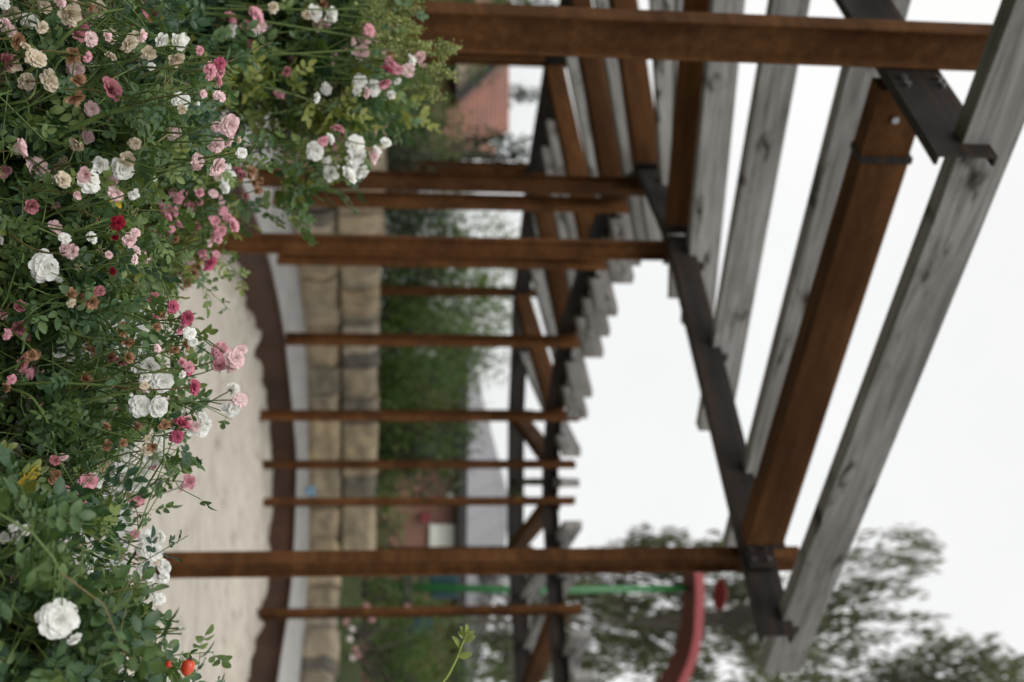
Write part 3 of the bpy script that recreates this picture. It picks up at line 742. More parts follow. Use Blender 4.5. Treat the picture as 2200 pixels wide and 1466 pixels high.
# left house: clay tile roof, ridge along the view's width, with a lower cross gable
h1 = empty('tiled_house', (0, 30, 0)); tag(h1, 'house with a pinkish clay tile roof behind green bushes', 'house')
def H(u, w_, y): p = at_y(u, w_, y); return (p[0], p[1] - 30, p[2])
ridL, ridR = H(-60, 1093, 30), H(283, 1094, 30); evL, evR = H(-90, 930, 27.4), H(318, 930, 27.4); rdz = ridR[2]
back = 2.6; th = .12
V = [ridL, ridR, evR, evL, (evL[0], back, evL[2]), (evR[0], back, evR[2])]; V += [(x, y, z - th) for x, y, z in V]
solid('roof', V, [(3, 2, 1, 0), (0, 1, 5, 4), (6, 7, 8, 9), (10, 11, 7, 6), (2, 3, 9, 8), (4, 5, 11, 10), (1, 2, 8, 7), (5, 1, 7, 11), (3, 0, 6, 9), (0, 4, 10, 6)], mtile, h1)
wx0, wx1, wy0, wy1, wt = evL[0] + .3, evR[0] - .3, evL[1] + .35, back - .35, evL[2] - th + .02
mb = MB(); mb.box((wx0, wy0, .5), (wx1, wy1, wt - .02))
mb.add([(wx1, wy0, wt), (wx1, wy1, wt), (wx1, 0, rdz - .3), (wx1 - .2, wy0, wt), (wx1 - .2, wy1, wt), (wx1 - .2, 0, rdz - .3)], [(0, 1, 2), (5, 4, 3), (0, 2, 5, 3), (1, 4, 5, 2), (0, 3, 4, 1)])
obj('wall', mb.mesh('wall', mbrick), h1)
# cross gable: pale triangle with a dark verge
g0, g1, g2 = H(205, 985, 26.6), H(-10, 985, 26.6), H(100, 1098, 26.6)
bk = 2.9
V = [g0, g2, (g2[0], g2[1] + bk, g2[2]), (g0[0], g0[1] + bk, g0[2])]; V += [(x, y, z + .10) for x, y, z in V]
solid('gable_roof', V, [(0, 1, 2, 3), (7, 6, 5, 4), (0, 4, 5, 1), (1, 5, 6, 2), (2, 6, 7, 3), (3, 7, 4, 0)], mtile, h1)
V = [g1, g2, (g2[0], g2[1] + bk, g2[2]), (g1[0], g1[1] + bk, g1[2])]; V = [(x - .001, y, z) for x, y, z in V]; V += [(x, y, z + .10) for x, y, z in V]
solid('gable_roof', V, [(3, 2, 1, 0), (4, 5, 6, 7), (1, 5, 4, 0), (2, 6, 5, 1), (3, 7, 6, 2), (0, 4, 7, 3)], mtile, h1)
V = [(g0[0], g0[1] + .25, g0[2] - .01), (g1[0], g1[1] + .25, g1[2] - .01), (g2[0], g2[1] + .25, g2[2] - .03)]; V += [(x, y + .2, z) for x, y, z in V]
solid('gable_wall', V, [(0, 1, 2), (5, 4, 3), (0, 3, 4, 1), (1, 4, 5, 2), (2, 5, 3, 0)], MPALE, h1)
for s_, e_ in ((g0, g2), (g1, g2)):
    d_ = Vector(e_) - Vector(s_); m_, ln = frame(Vector(s_) + Vector((0, -.06, -.10)), Vector(e_) + Vector((0, -.06, -.10))); mb = MB(); mb.prism(box_poly(.20, .05), 0, ln - .04, m_); obj('verge_board', mb.mesh('verge_board', MDARK), h1)
# right house: brick with a low grey hipped roof
h2 = empty('brick_house', (0, 30, 0)); tag(h2, 'brick building with a low grey metal hipped roof behind the shrubs', 'building')
a0, a1 = H(742, 1008, 28), H(1560, 998, 28); apx = H(1085, 1097, 31.5); apx2 = H(1190, 1082, 31.5)
zz = (a0[2] + a1[2]) / 2; yb = 5.0; a0 = (a0[0], a0[1], zz); a1 = (a1[0], a1[1], zz)
V = [a0, a1, (a1[0], yb, zz), (a0[0], yb, zz), apx, (apx2[0], apx2[1], apx2[2])]
solid('roof', V, [(0, 1, 5, 4), (1, 2, 5), (2, 3, 4, 5), (3, 0, 4), (3, 2, 1, 0)], mgrey, h2)
mb = MB(); mb.box((a0[0] + .02, a0[1] + .02, zz - .19), (a1[0] - .02, yb - .02, zz - .01)); obj('eave_board', mb.mesh('eave_board', MDARK), h2)
mb = MB(); mb.box((a0[0] + .45, a0[1] + .5, .5), (a1[0] - .45, yb - .5, zz - .2)); obj('wall', mb.mesh('wall', mbrick), h2)
fy = a0[1] + .5
for u0, u1, w0, w1 in ((765, 830, 905, 985), (925, 985, 880, 985), (1205, 1275, 900, 985)):
    q0, q1 = H(u0, w0, 30 + fy), H(u1, w1, 30 + fy); mb = MB(); mb.box((q0[0], fy - .05, q0[2]), (q1[0], fy - .003, q1[2])); f_ = obj('window', mb.mesh('window', MDARK), h2)
    mb = MB(); mb.box((q0[0] + .05, fy - .06, q0[2] + .05), (q1[0] - .05, fy - .052, q1[2] - .05)); obj('pane', mb.mesh('pane', MGLASS), f_)
q = H(1065, 968, 30 + fy); lm = MB(); lm.tube([(q[0], fy - .16, q[2]), (q[0], fy - .004, q[2])], [.09, .075], 16)
wl_ = obj('wall_lamp', lm.mesh('wall_lamp', MWHITE)); wl_.location = (0, 30, 0); tag(wl_, 'small round white lamp on the brick wall below the eave', 'wall lamp')
q0, q1 = H(1126, 925, 30 + fy), H(1178, 976, 30 + fy); mb = MB(); mb.box((q0[0], fy - .09, q0[2]), (q1[0], fy - .004, q1[2])); mb.box((q0[0] - .03, fy - .10, q0[2] - .03), (q1[0] + .03, fy - .06, q0[2]))
wb = obj('white_board', mb.mesh('white_board', MWHITE)); wb.location = (0, 30, 0); tag(wb, 'white board on the brick wall beside the nearer rusty post', 'board')
md = wb.modifiers.new('bevel', 'BEVEL'); md.width = .015
q = H(1110, 912, 30 + fy); mb = MB(); mb.box((q[0] - .09, fy - .2, q[2] - .09), (q[0] + .09, fy - .004, q[2] + .07)); mb.box((q[0] - .105, fy - .22, q[2] + .072), (q[0] + .105, fy - .004, q[2] + .10))
rb = obj('letter_box', mb.mesh('letter_box', MREDBOX)); rb.location = (0, 30, 0); tag(rb, 'small red box low on the brick wall by the white board', 'letter box')

# ------------------------------------------------------------------ playground tower: green pole, red curved canopy, teal panels
MGREEN = mat_flat('green_paint', (.022, .14, .035), .4, 0, .1); MFADED = mat_flat('faded_red_disc', (.19, .055, .048), .8, 0, .1); MRED = mat_flat('red_canopy_skin', (.30, .052, .058), .5, 0, .1); MTEAL = mat_flat('teal_panel', (.006, .040, .047), .5, 0, .15)
py = 17.5; pb = at_y(1256, 785, py); pt = empty('play_tower', (pb[0], py, .9)); tag(pt, 'playground tower with green pole, red curved canopy and teal panels', 'play tower')
def PL(u, w_, y=py): p = at_y(u, w_, y); return np.array([p[0] - pb[0], p[1] - py, p[2] - .9])
top = PL(1264, 1478); mb = MB(); mb.tube([(0, 0, -.1), (top[0], 0, top[2] * .5), (top[0], 0, top[2])], .05, 14); obj('pole', mb.mesh('pole', MGREEN, True), pt)
t2 = PL(1480, 1430); mb = MB(); mb.tube([(t2[0], 0, -.1), (t2[0], 0, t2[2])], .05, 14); obj('pole', mb.mesh('pole', MGREEN, True), pt)
arc = [(1198, 1484), (1232, 1490), (1268, 1492), (1311, 1490), (1352, 1488), (1393, 1480), (1421, 1471), (1448, 1459), (1466, 1449), (1500, 1425), (1530, 1398)]
pts = np.array([PL(u, w_) for u, w_ in arc]); dep = .42; tk = .07
V, Fs = [], []
for k, p in enumerate(pts):
    t = pts[min(k + 1, len(pts) - 1)] - pts[max(k - 1, 0)]; n = np.array([-t[2], 0, t[0]]); n /= np.linalg.norm(n)
    for yy, o_ in ((-.3, tk), (-.3, -tk), (dep, -tk), (dep, tk)): V.append((p[0] + n[0] * o_, yy, p[2] + n[2] * o_))
m4 = len(pts)
for k in range(m4 - 1):
    for j in range(4): Fs.append((k * 4 + j, k * 4 + (j + 1) % 4, k * 4 + 4 + (j + 1) % 4, k * 4 + 4 + j))
Fs += [(3, 2, 1, 0), tuple((m4 - 1) * 4 + j for j in range(4))]
o = obj('canopy', make_mesh('canopy', V, Fs, MRED), pt); md = o.modifiers.new('bevel', 'BEVEL'); md.width = .02; md.segments = 2
dc = PL(1278, 1547); mb = MB(); mb.tube([(dc[0] - .001, -.0012, dc[2] - .008), (dc[0] + .001, .0012, dc[2] + .008)], [.225, .225], 26)
o = obj('disc', mb.mesh('disc', MFADED), pt); rot = Matrix.Rotation(math.radians(0), 4, 'X')
mb = MB(); mb.tube([(dc[0], .02, dc[2] - .32), (dc[0], .02, dc[2] - .03)], .012, 6); obj('rod', mb.mesh('rod', MDARK), pt)
for u0, u1, w0, w1 in ((1236, 1290, 925, 985), (1328, 1366, 882, 928)):
    q0, q1 = PL(u0, w0), PL(u1, w1); mb = MB(); mb.box((q0[0], .08, q0[2]), (q1[0], .13, q1[2])); o = obj('panel', mb.mesh('panel', MTEAL), pt)
    md = o.modifiers.new('bevel', 'BEVEL'); md.width = .02
q0, q1 = PL(1225, 868), PL(1500, 884); mb = MB(); mb.box((q0[0], -.1, q0[2]), (q1[0], 1.3, q1[2])); obj('platform', mb.mesh('platform', MDARK), pt)

# small pale blue toy left on the paving by the wall
q = at_z(1055, 658, .335); mb = MB(); mb.tube([(0, 0, 0), (0, 0, .03), (0, 0, .085)], [.040, .046, .055], 14); mb.tube([(-.05, 0, .085), (-.03, 0, .125), (.03, 0, .125), (.05, 0, .085)], .005, 6)
ty = obj('toy_bucket', mb.mesh('toy_bucket', mat_flat('pale_blue_plastic', (.22, .42, .58), .4)), None, (q[0], q[1], .336)); tag(ty, 'small pale blue toy on the paving at the foot of the wall', 'toy bucket')

# ------------------------------------------------------------------ roses
# one leaflet, folded along its midrib, with a toothed edge
def leaflet(L=1.0, Wd=.58):
    st = [0, .12, .24, .36, .48, .6, .72, .84, .93, 1.0]; hw = [.0, .52, .78, .96, 1.0, .93, .82, .56, .36, 0]
    V, Fs = [], []
    for i, (t, h) in enumerate(zip(st, hw)):
        j = 1 + (.10 if i % 2 else -.06) if 0 < i < 9 else 1
        h2 = h * .5 * Wd * j; z = -.16 * (t - .4) ** 2 * 1.6
        V += [(t * L, -h2, z + h2 * .28), (t * L, 0, z), (t * L, h2, z + h2 * .28)]
    for i in range(len(st) - 1):
        a = i * 3; Fs += [(a, a + 3, a + 4, a + 1), (a + 1, a + 4, a + 5, a + 2)]
    return np.array(V), np.array(Fs)
LV, LF_ = leaflet()
def compound(npair, droop):
    """leaf of 2*npair+1 leaflets on a thin stalk, unit length about 1, along +x."""
    Vs, Fs, n = [], [], 0
    def put(p, yaw, s, roll):
        nonlocal n
        Rm = np.array(Matrix.Rotation(yaw, 3, 'Z') @ Matrix.Rotation(roll, 3, 'X')); Vs.append(LV @ Rm.T * s + p); Fs.append(LF_ + n); n += len(LV)
    zf = lambda x: -droop * x * x
    for k in range(npair):
        x = .26 + .30 * k
        for sg in (1, -1): put(np.array([x + random.uniform(-.03, .03), 0, zf(x)]), sg * random.uniform(.95, 1.25), .36 + .07 * k, sg * random.uniform(-.5, .3))
    x = .26 + .30 * npair - .12; put(np.array([x, 0, zf(x)]), 0, .50, random.uniform(-.3, .3))
    st = np.array([(t, 0, zf(t) - .004) for t in np.linspace(0, x + .1, 5)]); v_, f_ = tube_arrays(st, .010, 3); Vs.append(v_); Fs.append(f_ + n)
    return np.concatenate(Vs), np.concatenate(Fs)
COMP = [compound(2, .10), compound(2, .35), compound(3, .2), compound(1, .1), compound(2, .55)]

# ---- blooms
def petal(rg, L, Wd, elev, cup, ruffle, nu=4, nv=4):
    """grid of points: base at origin, petal leaning out along +x at the elevation."""
    V = []
    for i in range(nu + 1):
        t = i / nu; e = elev + cup * (.5 - t); wv = Wd * (math.sin(min(1, t * 1.05 + .12) * math.pi * .62)) * (1 if t < .95 else .86)
        V.append((t, e, wv))
    P = []; x = z = 0; pe = elev + cup * .5
    for i, (t, e, wv) in enumerate(V):
        if i: x += L / nu * math.cos(e); z += L / nu * math.sin(e)
        for j in range(nv + 1):
            s = j / nv * 2 - 1; c_ = .22 * wv * s * s; rf = ruffle * rg.uniform(-1, 1) * t
            tip = -.10 * L * s * s * (t > .9)
            P.append((x - math.sin(e) * c_ + tip * math.cos(e) + rf * .4, s * wv * .5, z + math.cos(e) * c_ + tip * math.sin(e) + rf))
    Fs = [(i * (nv + 1) + j, i * (nv + 1) + j + 1, (i + 1) * (nv + 1) + j + 1, (i + 1) * (nv + 1) + j) for i in range(nu) for j in range(nv)]
    return np.array(P), Fs, np.repeat([v_[0] for v_ in V], nv + 1)
def bloom(seed, style):
    """unit-diameter flower facing +z; tone runs from heart (0) to petal rim (1)."""
    rg = random.Random(seed); mb = MB(); T = []
    R = math.radians
    if style == 'open': rows = [(8, 2, .50, .36, .30, .04), (8, 17, .47, .34, .45, .04), (8, 32, .42, .30, .55, .04), (7, 46, .34, .26, .6, .035), (7, 58, .27, .21, .7, .03), (6, 70, .20, .15, .6, .025), (4, 82, .13, .10, .4, .02)]
    elif style == 'cup': rows = [(7, 22, .52, .42, .65, .035), (7, 42, .48, .38, .8, .035), (6, 56, .42, .31, .8, .03), (6, 67, .36, .24, .7, .025), (5, 77, .30, .17, .6, .02)]
    elif style == 'half': rows = [(5, 52, .56, .44, .9, .02), (5, 66, .56, .40, .9, .02), (4, 78, .52, .3, .6, .02)]
    elif style == 'flat': rows = [(8, -6, .50, .36, .15, .045), (7, 10, .46, .34, .3, .05), (7, 30, .36, .28, .5, .05), (6, 52, .24, .2, .5, .04)]
    elif style == 'faded': rows = [(6, 8, .46, .36, -.7, .075), (6, 35, .42, .32, -.4, .08), (6, 58, .38, .28, .3, .075), (5, 74, .30, .2, .5, .05)]
    else: rows = [(3, 78, .62, .42, .7, .01), (3, 84, .60, .34, .5, .01)]
    z0 = 0.0
    for k, (n, el, L, Wd, cup, ruf) in enumerate(rows):
        off = rg.uniform(0, 6)
        for i in range(n):
            if style in ('flat', 'faded') and k == 0 and rg.random() < .18: continue
            P, Fs, t = petal(rg, L * rg.uniform(.88, 1.1), Wd * rg.uniform(.85, 1.12), R(el + rg.uniform(-9, 9)), cup, ruf)
            a = off + i * 2 * math.pi / n + rg.uniform(-.16, .16); ca, sa = math.cos(a), math.sin(a)
            Q = np.stack([P[:, 0] * ca - P[:, 1] * sa, P[:, 0] * sa + P[:, 1] * ca, P[:, 2] + z0], 1)
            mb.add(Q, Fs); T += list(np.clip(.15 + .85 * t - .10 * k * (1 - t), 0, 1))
        z0 += .012
    mb.t = T
    return mb
def calyx_mb():
    mb = MB(); mb.tube([(0, 0, -.20), (0, 0, -.14), (0, 0, -.05), (0, 0, .01)], [.03, .085, .095, .05], 8)
    for k in range(5):
        a = k * 1.2566; pts = [(math.cos(a) * r_, math.sin(a) * r_, z_) for r_, z_ in ((.06, -.04), (.2, -.05), (.34, -.12))]
        c_, s_ = math.cos(a + 1.57), math.sin(a + 1.57); V = []
        for (x, y, z), h in zip(pts, (.05, .05, .006)): V += [(x - c_ * h, y - s_ * h, z), (x + c_ * h, y + s_ * h, z)]
        mb.add(V, [(0, 1, 3, 2), (2, 3, 5, 4)])
    return mb
PET = {
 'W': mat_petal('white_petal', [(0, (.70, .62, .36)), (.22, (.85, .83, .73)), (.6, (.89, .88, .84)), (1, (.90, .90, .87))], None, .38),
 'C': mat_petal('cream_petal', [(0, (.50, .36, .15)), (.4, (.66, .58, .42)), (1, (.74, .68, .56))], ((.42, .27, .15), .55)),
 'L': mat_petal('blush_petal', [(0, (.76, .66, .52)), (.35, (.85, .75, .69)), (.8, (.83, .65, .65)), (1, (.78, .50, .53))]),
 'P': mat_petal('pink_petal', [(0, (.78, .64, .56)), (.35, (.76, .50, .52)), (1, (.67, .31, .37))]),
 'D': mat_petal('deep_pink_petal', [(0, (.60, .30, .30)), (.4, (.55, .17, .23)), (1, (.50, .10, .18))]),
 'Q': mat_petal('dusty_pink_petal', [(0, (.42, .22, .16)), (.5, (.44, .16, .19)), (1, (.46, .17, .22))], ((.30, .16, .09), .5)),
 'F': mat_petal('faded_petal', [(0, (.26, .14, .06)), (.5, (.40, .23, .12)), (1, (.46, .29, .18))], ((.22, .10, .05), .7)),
 'R': mat_petal('crimson_petal', [(0, (.12, .004, .012)), (1, (.28, .008, .025))]),
}
STY = {'W': ['open', 'faded', 'flat', 'cup'], 'C': ['flat', 'faded', 'open'], 'L': ['cup', 'half', 'open', 'flat', 'faded'], 'P': ['cup', 'open', 'half', 'faded', 'flat'], 'D': ['cup', 'open', 'half'],
       'Q': ['faded', 'cup'], 'F': ['faded'], 'R': ['half', 'flat'], 'B': ['bud']}
SEPAL = mat_flat('rose_sepal', (.10, .15, .04), .6, 0, .3)
BL = {}
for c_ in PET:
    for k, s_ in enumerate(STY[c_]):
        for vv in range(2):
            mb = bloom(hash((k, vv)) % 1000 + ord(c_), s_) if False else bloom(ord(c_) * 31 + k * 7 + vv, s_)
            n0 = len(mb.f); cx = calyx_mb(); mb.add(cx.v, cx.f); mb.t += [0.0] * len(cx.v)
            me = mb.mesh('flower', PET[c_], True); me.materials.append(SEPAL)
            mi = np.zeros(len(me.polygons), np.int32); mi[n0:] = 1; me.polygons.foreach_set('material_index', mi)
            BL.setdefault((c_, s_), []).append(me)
def bud_mesh(cm):
    mb = bloom(ord(cm), 'bud'); n0 = len(mb.f); cx = calyx_mb(); mb.add(cx.v, cx.f); mb.t += [0.0] * len(cx.v); me = mb.mesh('bud', PET[cm], True); me.materials.append(SEPAL)
    mi = np.zeros(len(me.polygons), np.int32); mi[n0:] = 1; me.polygons.foreach_set('material_index', mi); return me
BUD = {c_: bud_mesh(c_) for c_ in ('W', 'L', 'P', 'D')}
# spent head: dark button with long yellow-green sepals
mb = MB(); mb.tube([(0, 0, -.34), (0, 0, -.2), (0, 0, 0), (0, 0, .1), (0, 0, .17)], [.04, .17, .22, .20, .05], 9); ns0 = len(mb.f)
for k in range(6):
    a = k * 1.05; c_, s_ = math.cos(a + 1.57), math.sin(a + 1.57); V = []
    for r_, z_, h in ((.16, -.05, .055), (.45, .02 + .08 * (k % 3), .05), (.85, .0 + .2 * (k % 2), .005)): V += [(math.cos(a) * r_ - c_ * h, math.sin(a) * r_ - s_ * h, z_), (math.cos(a) * r_ + c_ * h, math.sin(a) * r_ + s_ * h, z_)]
    mb.add(V, [(0, 1, 3, 2), (2, 3, 5, 4)])
MSPENT = mat_flat('spent_rose_button', (.045, .025, .014), .8, 0, .4); MSEP2 = mat_flat('dry_sepal', (.26, .24, .08), .7, 0, .3)
SPENT = mb.mesh('seed_head', MSPENT); SPENT.materials.append(MSEP2); mi = np.zeros(len(SPENT.polygons), np.int32); mi[ns0:] = 1; SPENT.polygons.foreach_set('material_index', mi)
# rose hip
mb = MB(); mb.tube([(0, 0, -.62), (0, 0, -.58), (0, 0, -.42), (0, 0, -.15), (0, 0, .15), (0, 0, .38), (0, 0, .50), (0, 0, .54)], [.06, .20, .36, .46, .46, .36, .22, .1], 20); nh = len(mb.f)
mb.tube([(0, 0, .50), (0, 0, .56), (0, 0, .66), (0, 0, .70)], [.12, .17, .15, .05], 9)
MHIP = mat_flat('rose_hip_skin', (.50, .050, .018), .28, 0, .2, 2)
HIP = mb.mesh('hip', MHIP, True); HIP.materials.append(MSPENT); mi = np.zeros(len(HIP.polygons), np.int32); mi[nh:] = 1; HIP.polygons.foreach_set('material_index', mi)
LAB = {'F': 'shrivelled brown faded bloom', 'C': 'cream bloom going brown', 'W': 'white bloom', 'L': 'pale blush pink bloom', 'P': 'pink bloom', 'D': 'deep pink bloom', 'Q': 'dusty pink fading bloom', 'R': 'crimson bloom'}

def inpoly(u, w_, poly):
    c = False; n = len(poly); j = n - 1
    for i in range(n):
        ui, wi = poly[i]; uj, wj = poly[j]
        if (wi > w_) != (wj > w_) and u < (uj - ui) * (w_ - wi) / (wj - wi) + ui: c = not c
        j = i
    return c

def rose_bush(label, base, poly, ys, ntarget, flowers, yf, seed, leaf=.038, canes=(), tone=.42, tvar=.15, cull=True, spread=.22, twig=4, tl=.06, name='rose_bush', group='shrub roses in the bed', leafmat=None, ylean=0.0, fill=()):
    """Canes grow from the base into the region; leaves sit along canes and side twigs; flowers end short stalks."""
    global rng
    keep = rng; rng = np.random.default_rng(seed); rg = random.Random(seed)
    base = np.array(base, float); root = empty(name, tuple(base)); tag(root, label, 'rose bush', group)
    us = [p[0] for p in poly]; ws = [p[1] for p in poly]
    tb = Tubes(); LP, LX, LT = [], [], []          # leaf position, direction, tone
    def leafrun(pts, t0, step, tn):
        seg = np.linalg.norm(np.diff(pts, axis=0), axis=1); Ls = np.concatenate([[0], np.cumsum(seg)]); tot = Ls[-1]; s = tot * t0; k = rg.randint(0, 3)
        while s < tot:
            p = np.array([np.interp(s, Ls, pts[:, i]) for i in range(3)]); i = min(len(seg) - 1, int(np.searchsorted(Ls, s) - 1)); d = (pts[i + 1] - pts[i]) / (seg[i] + 1e-9)
            a = k * 2.4 + rg.uniform(-.4, .4); ref = np.array([.3, .9, .1]); e1 = np.cross(d, ref); e1 /= np.linalg.norm(e1); e2 = np.cross(d, e1)
            x = e1 * math.cos(a) + e2 * math.sin(a) + d * .55 + np.array([0, 0, .10]); x /= np.linalg.norm(x)
            LP.append(p); LX.append(x); LT.append(tn); s += step * rg.uniform(.7, 1.35); k += 1
    def cane(p0, p3, r0, r1, arch=.25, leaves=True, n=9):
        t = np.linspace(0, 1, n)[:, None]; c1 = p0 + (p3 - p0) * np.array([.2, .2, .75]) + rng.normal(size=3) * .05; c2 = p0 + (p3 - p0) * np.array([.65, .65, 1.0]) + np.array([0, 0, arch * .15]) + rng.normal(size=3) * .03
        pts = (1 - t) ** 3 * p0 + 3 * t * (1 - t) ** 2 * c1 + 3 * t * t * (1 - t) * c2 + t ** 3 * p3; pts[1:-1] += rng.normal(size=(n - 2, 3)) * .006
        return pts
    made = 0; guard = 0; targets = []
    while made < ntarget and guard < ntarget * 60:
        guard += 1; u, w_ = rg.uniform(min(us), max(us)), rg.uniform(min(ws), max(ws))
        if not inpoly(u, w_, poly): continue
        y = rg.uniform(*ys) + ylean * (w_ - min(ws)); P = at_y(u, w_, y)
        if P[2] < .06: continue
        targets.append(P); made += 1
        b0 = base + np.array([rng.normal() * spread, rng.normal() * spread * .6, 0])
        pts = cane(b0, P, .004, .0018); cut_ = rg.choice([0, 1, 2, 3]); tn = tone + rng.normal() * tvar
        pts_ = pts[4 - cut_ % 2:]
        tb.add(pts_, np.linspace(.0021, .0010, len(pts_)), 5, float(np.clip(.28 + rng.normal() * .22, 0, .8)))
        leafrun(pts, .42, .020, tn)
        for _ in range(twig):
            i = rg.randint(4, 7); s0 = pts[i]; dv = rng.normal(size=3) * tl + (pts[i + 1] - pts[i]) * .8 + np.array([0, 0, .02]); e = s0 + dv
            m_ = (s0 + e) / 2 + rng.normal(size=3) * .012; tw = np.stack([s0, m_, e]); tb.add(tw, [.0011, .0009, .0007], 4, float(np.clip(.35 + rng.normal() * .25, 0, .9))); leafrun(tw, .1, .018, tn + rng.normal() * .08)
    for cn in canes:            # conspicuous canes, each with its own depth
        pts = np.array([at_y(u, w_, y) for u, w_, y, r in cn]); pr = [r for *_, r in cn]
        pc = catmull(pts, 5); rr_ = np.interp(np.linspace(0, 1, len(pc)), np.linspace(0, 1, len(pr)), pr); tb.add(pc, rr_, 8, .35)
        leafrun(pc, .15, .05, tone)
        for k in range(3, len(pc) - 2, 3):      # thorns
            d = rng.normal(size=3); d /= np.linalg.norm(d); tb.add(np.stack([pc[k], pc[k] + d * (rr_[k] + .004), pc[k] + d * (rr_[k] + .008)]), [.0022, .0012, .0003], 4, .9)
    flowers = list(flowers)
    for kinds, n_, sz in fill:      # half hidden blooms deeper in the bush
        g_ = 0
        while n_ > 0 and g_ < 4000:
            g_ += 1; u, w_ = rg.uniform(min(us), max(us)), rg.uniform(-10, max(ws))
            if inpoly(u, w_, poly): flowers.append((u, w_, sz * rg.uniform(.7, 1.15), rg.choice(kinds), rg.uniform(ys[0] + .03, ys[0] + .35))); n_ -= 1
    # flowers
    FP = []
    cnt = 0
    for it in flowers:
        u, w_, px, k = it[:4]; y = it[4] if len(it) > 4 else yf + rg.uniform(-.10, .10)
        P = at_y(u, w_, y); dpx = px * y / FPX
        toc = CAM - P; toc /= np.linalg.norm(toc)
        facing = it[5] if len(it) > 5 else rg.uniform(.25, .9)
        nv = toc * facing + np.array([rng.normal() * .45, rng.normal() * .2, .55 + rng.normal() * .35]) * (1.15 - facing); nv /= np.linalg.norm(nv)
        q = Vector(nv).to_track_quat('Z', 'Y'); sp = rg.uniform(0, 6.28)
        if k == 'S': me, nm, s = SPENT, 'seed_head', dpx * .62
        elif k == 'H': me, nm, s = HIP, 'hip', dpx
        elif k in 'wlpd': me, nm, s = BUD[k.upper()], 'bud', dpx * 1.1
        else:
            st = rg.choice(STY[k]) if facing < .93 else 'open'; me, nm, s = rg.choice(BL[(k, st)]), 'flower', dpx * (1.12 if st in ('cup', 'half', 'faded') else 1.0)
        o = obj(nm, me, root); o.location = Vector(P - base); o.rotation_mode = 'QUATERNION'; o.rotation_quaternion = q @ Matrix.Rotation(sp, 3, 'Z').to_quaternion(); o.scale = (s, s, s) if k in 'SH' or facing > .93 else (s * rg.uniform(.82, 1.1), s * rg.uniform(.82, 1.1), s * rg.uniform(.8, 1.15))
        if k == 'H' and len(it) > 6: o.rotation_quaternion = Vector(it[6]).to_track_quat('Z', 'Y')
        if k in LAB: o['label'] = LAB[k]
        FP.append((P, dpx, k)); cnt += 1
        # stalk back into the bush
        e = P - nv * dpx * .2 + np.array([0, 0, -.0]); hub = P - nv * (dpx * .5) + np.array([rng.normal() * .02, .03 + rng.normal() * .02, -.05 - .03 * rg.random()])
        hub2 = hub + np.array([rng.normal() * .025, .05, -.05]); tt = np.linspace(0, 1, 6)[:, None]
        pts = (1 - tt) ** 2 * e + 2 * tt * (1 - tt) * hub + tt ** 2 * hub2; tb.add(pts, [.0012, .0012, .0014, .0016, .0018, .002], 5, float(np.clip(.35 + rng.normal() * .25, 0, .9)))
        if k not in 'H' and rg.random() < .8: leafrun(pts[3:], .1, .028, tone + rng.normal() * tvar * .6)
    P = np.array(LP); X = np.array(LX); T = np.array(LT)
    # thin out leaves that grew straight through a bloom
    if cull and FP:
        pu, pw_, pd = proj(P + X * leaf * .5); ok = np.ones(len(P), bool)
        for Q, dpx, k in FP:
            fu, fw, fd = proj(Q); rad = dpx * FPX / fd * (.5 if k not in 'S' else .3) + leaf * FPX / pd * .36
            ok &= ~((np.hypot(pu - fu, pw_ - fw) < rad) & (pd < fd + .02))
        P, X, T = P[ok], X[ok], T[ok]
    n = len(P); up = np.array([0, -.25, .8]) + rng.normal(size=(n, 3)) * .75; Y = np.cross(up, X); Y /= np.linalg.norm(Y, axis=1)[:, None]; Z = np.cross(X, Y)
    Rm = np.stack([X, Y, Z], -1) * (leaf * rng.uniform(.65, 1.25, n))[:, None, None]
    tn = np.clip(T + rng.normal(size=n) * tvar * .55, 0, .97); tn[rng.random(n) < .0012] = 1.0
    which = rng.integers(0, len(COMP), n); Vs, Fs, Ts, off = [], [], [], 0
    for k, (cv, cf) in enumerate(COMP):
        sel = which == k
        if not sel.any(): continue
        v_, f_, t_ = batch(cv, cf, Rm[sel], P[sel] - base, tn[sel]); Vs.append(v_); Fs.append(f_ + off); Ts.append(t_); off += len(v_)
    obj('foliage', make_mesh('foliage', np.concatenate(Vs), np.concatenate(Fs), leafmat or LEAF, True, np.concatenate(Ts)), root)
    me = tb.mesh('canes', STEM); co = np.empty(len(me.vertices) * 3, np.float32); me.vertices.foreach_get('co', co); co = co.reshape(-1, 3) - base.astype(np.float32); me.vertices.foreach_set('co', co.ravel()); me.update()
    obj('canes', me, root)
    rng = keep
    return root

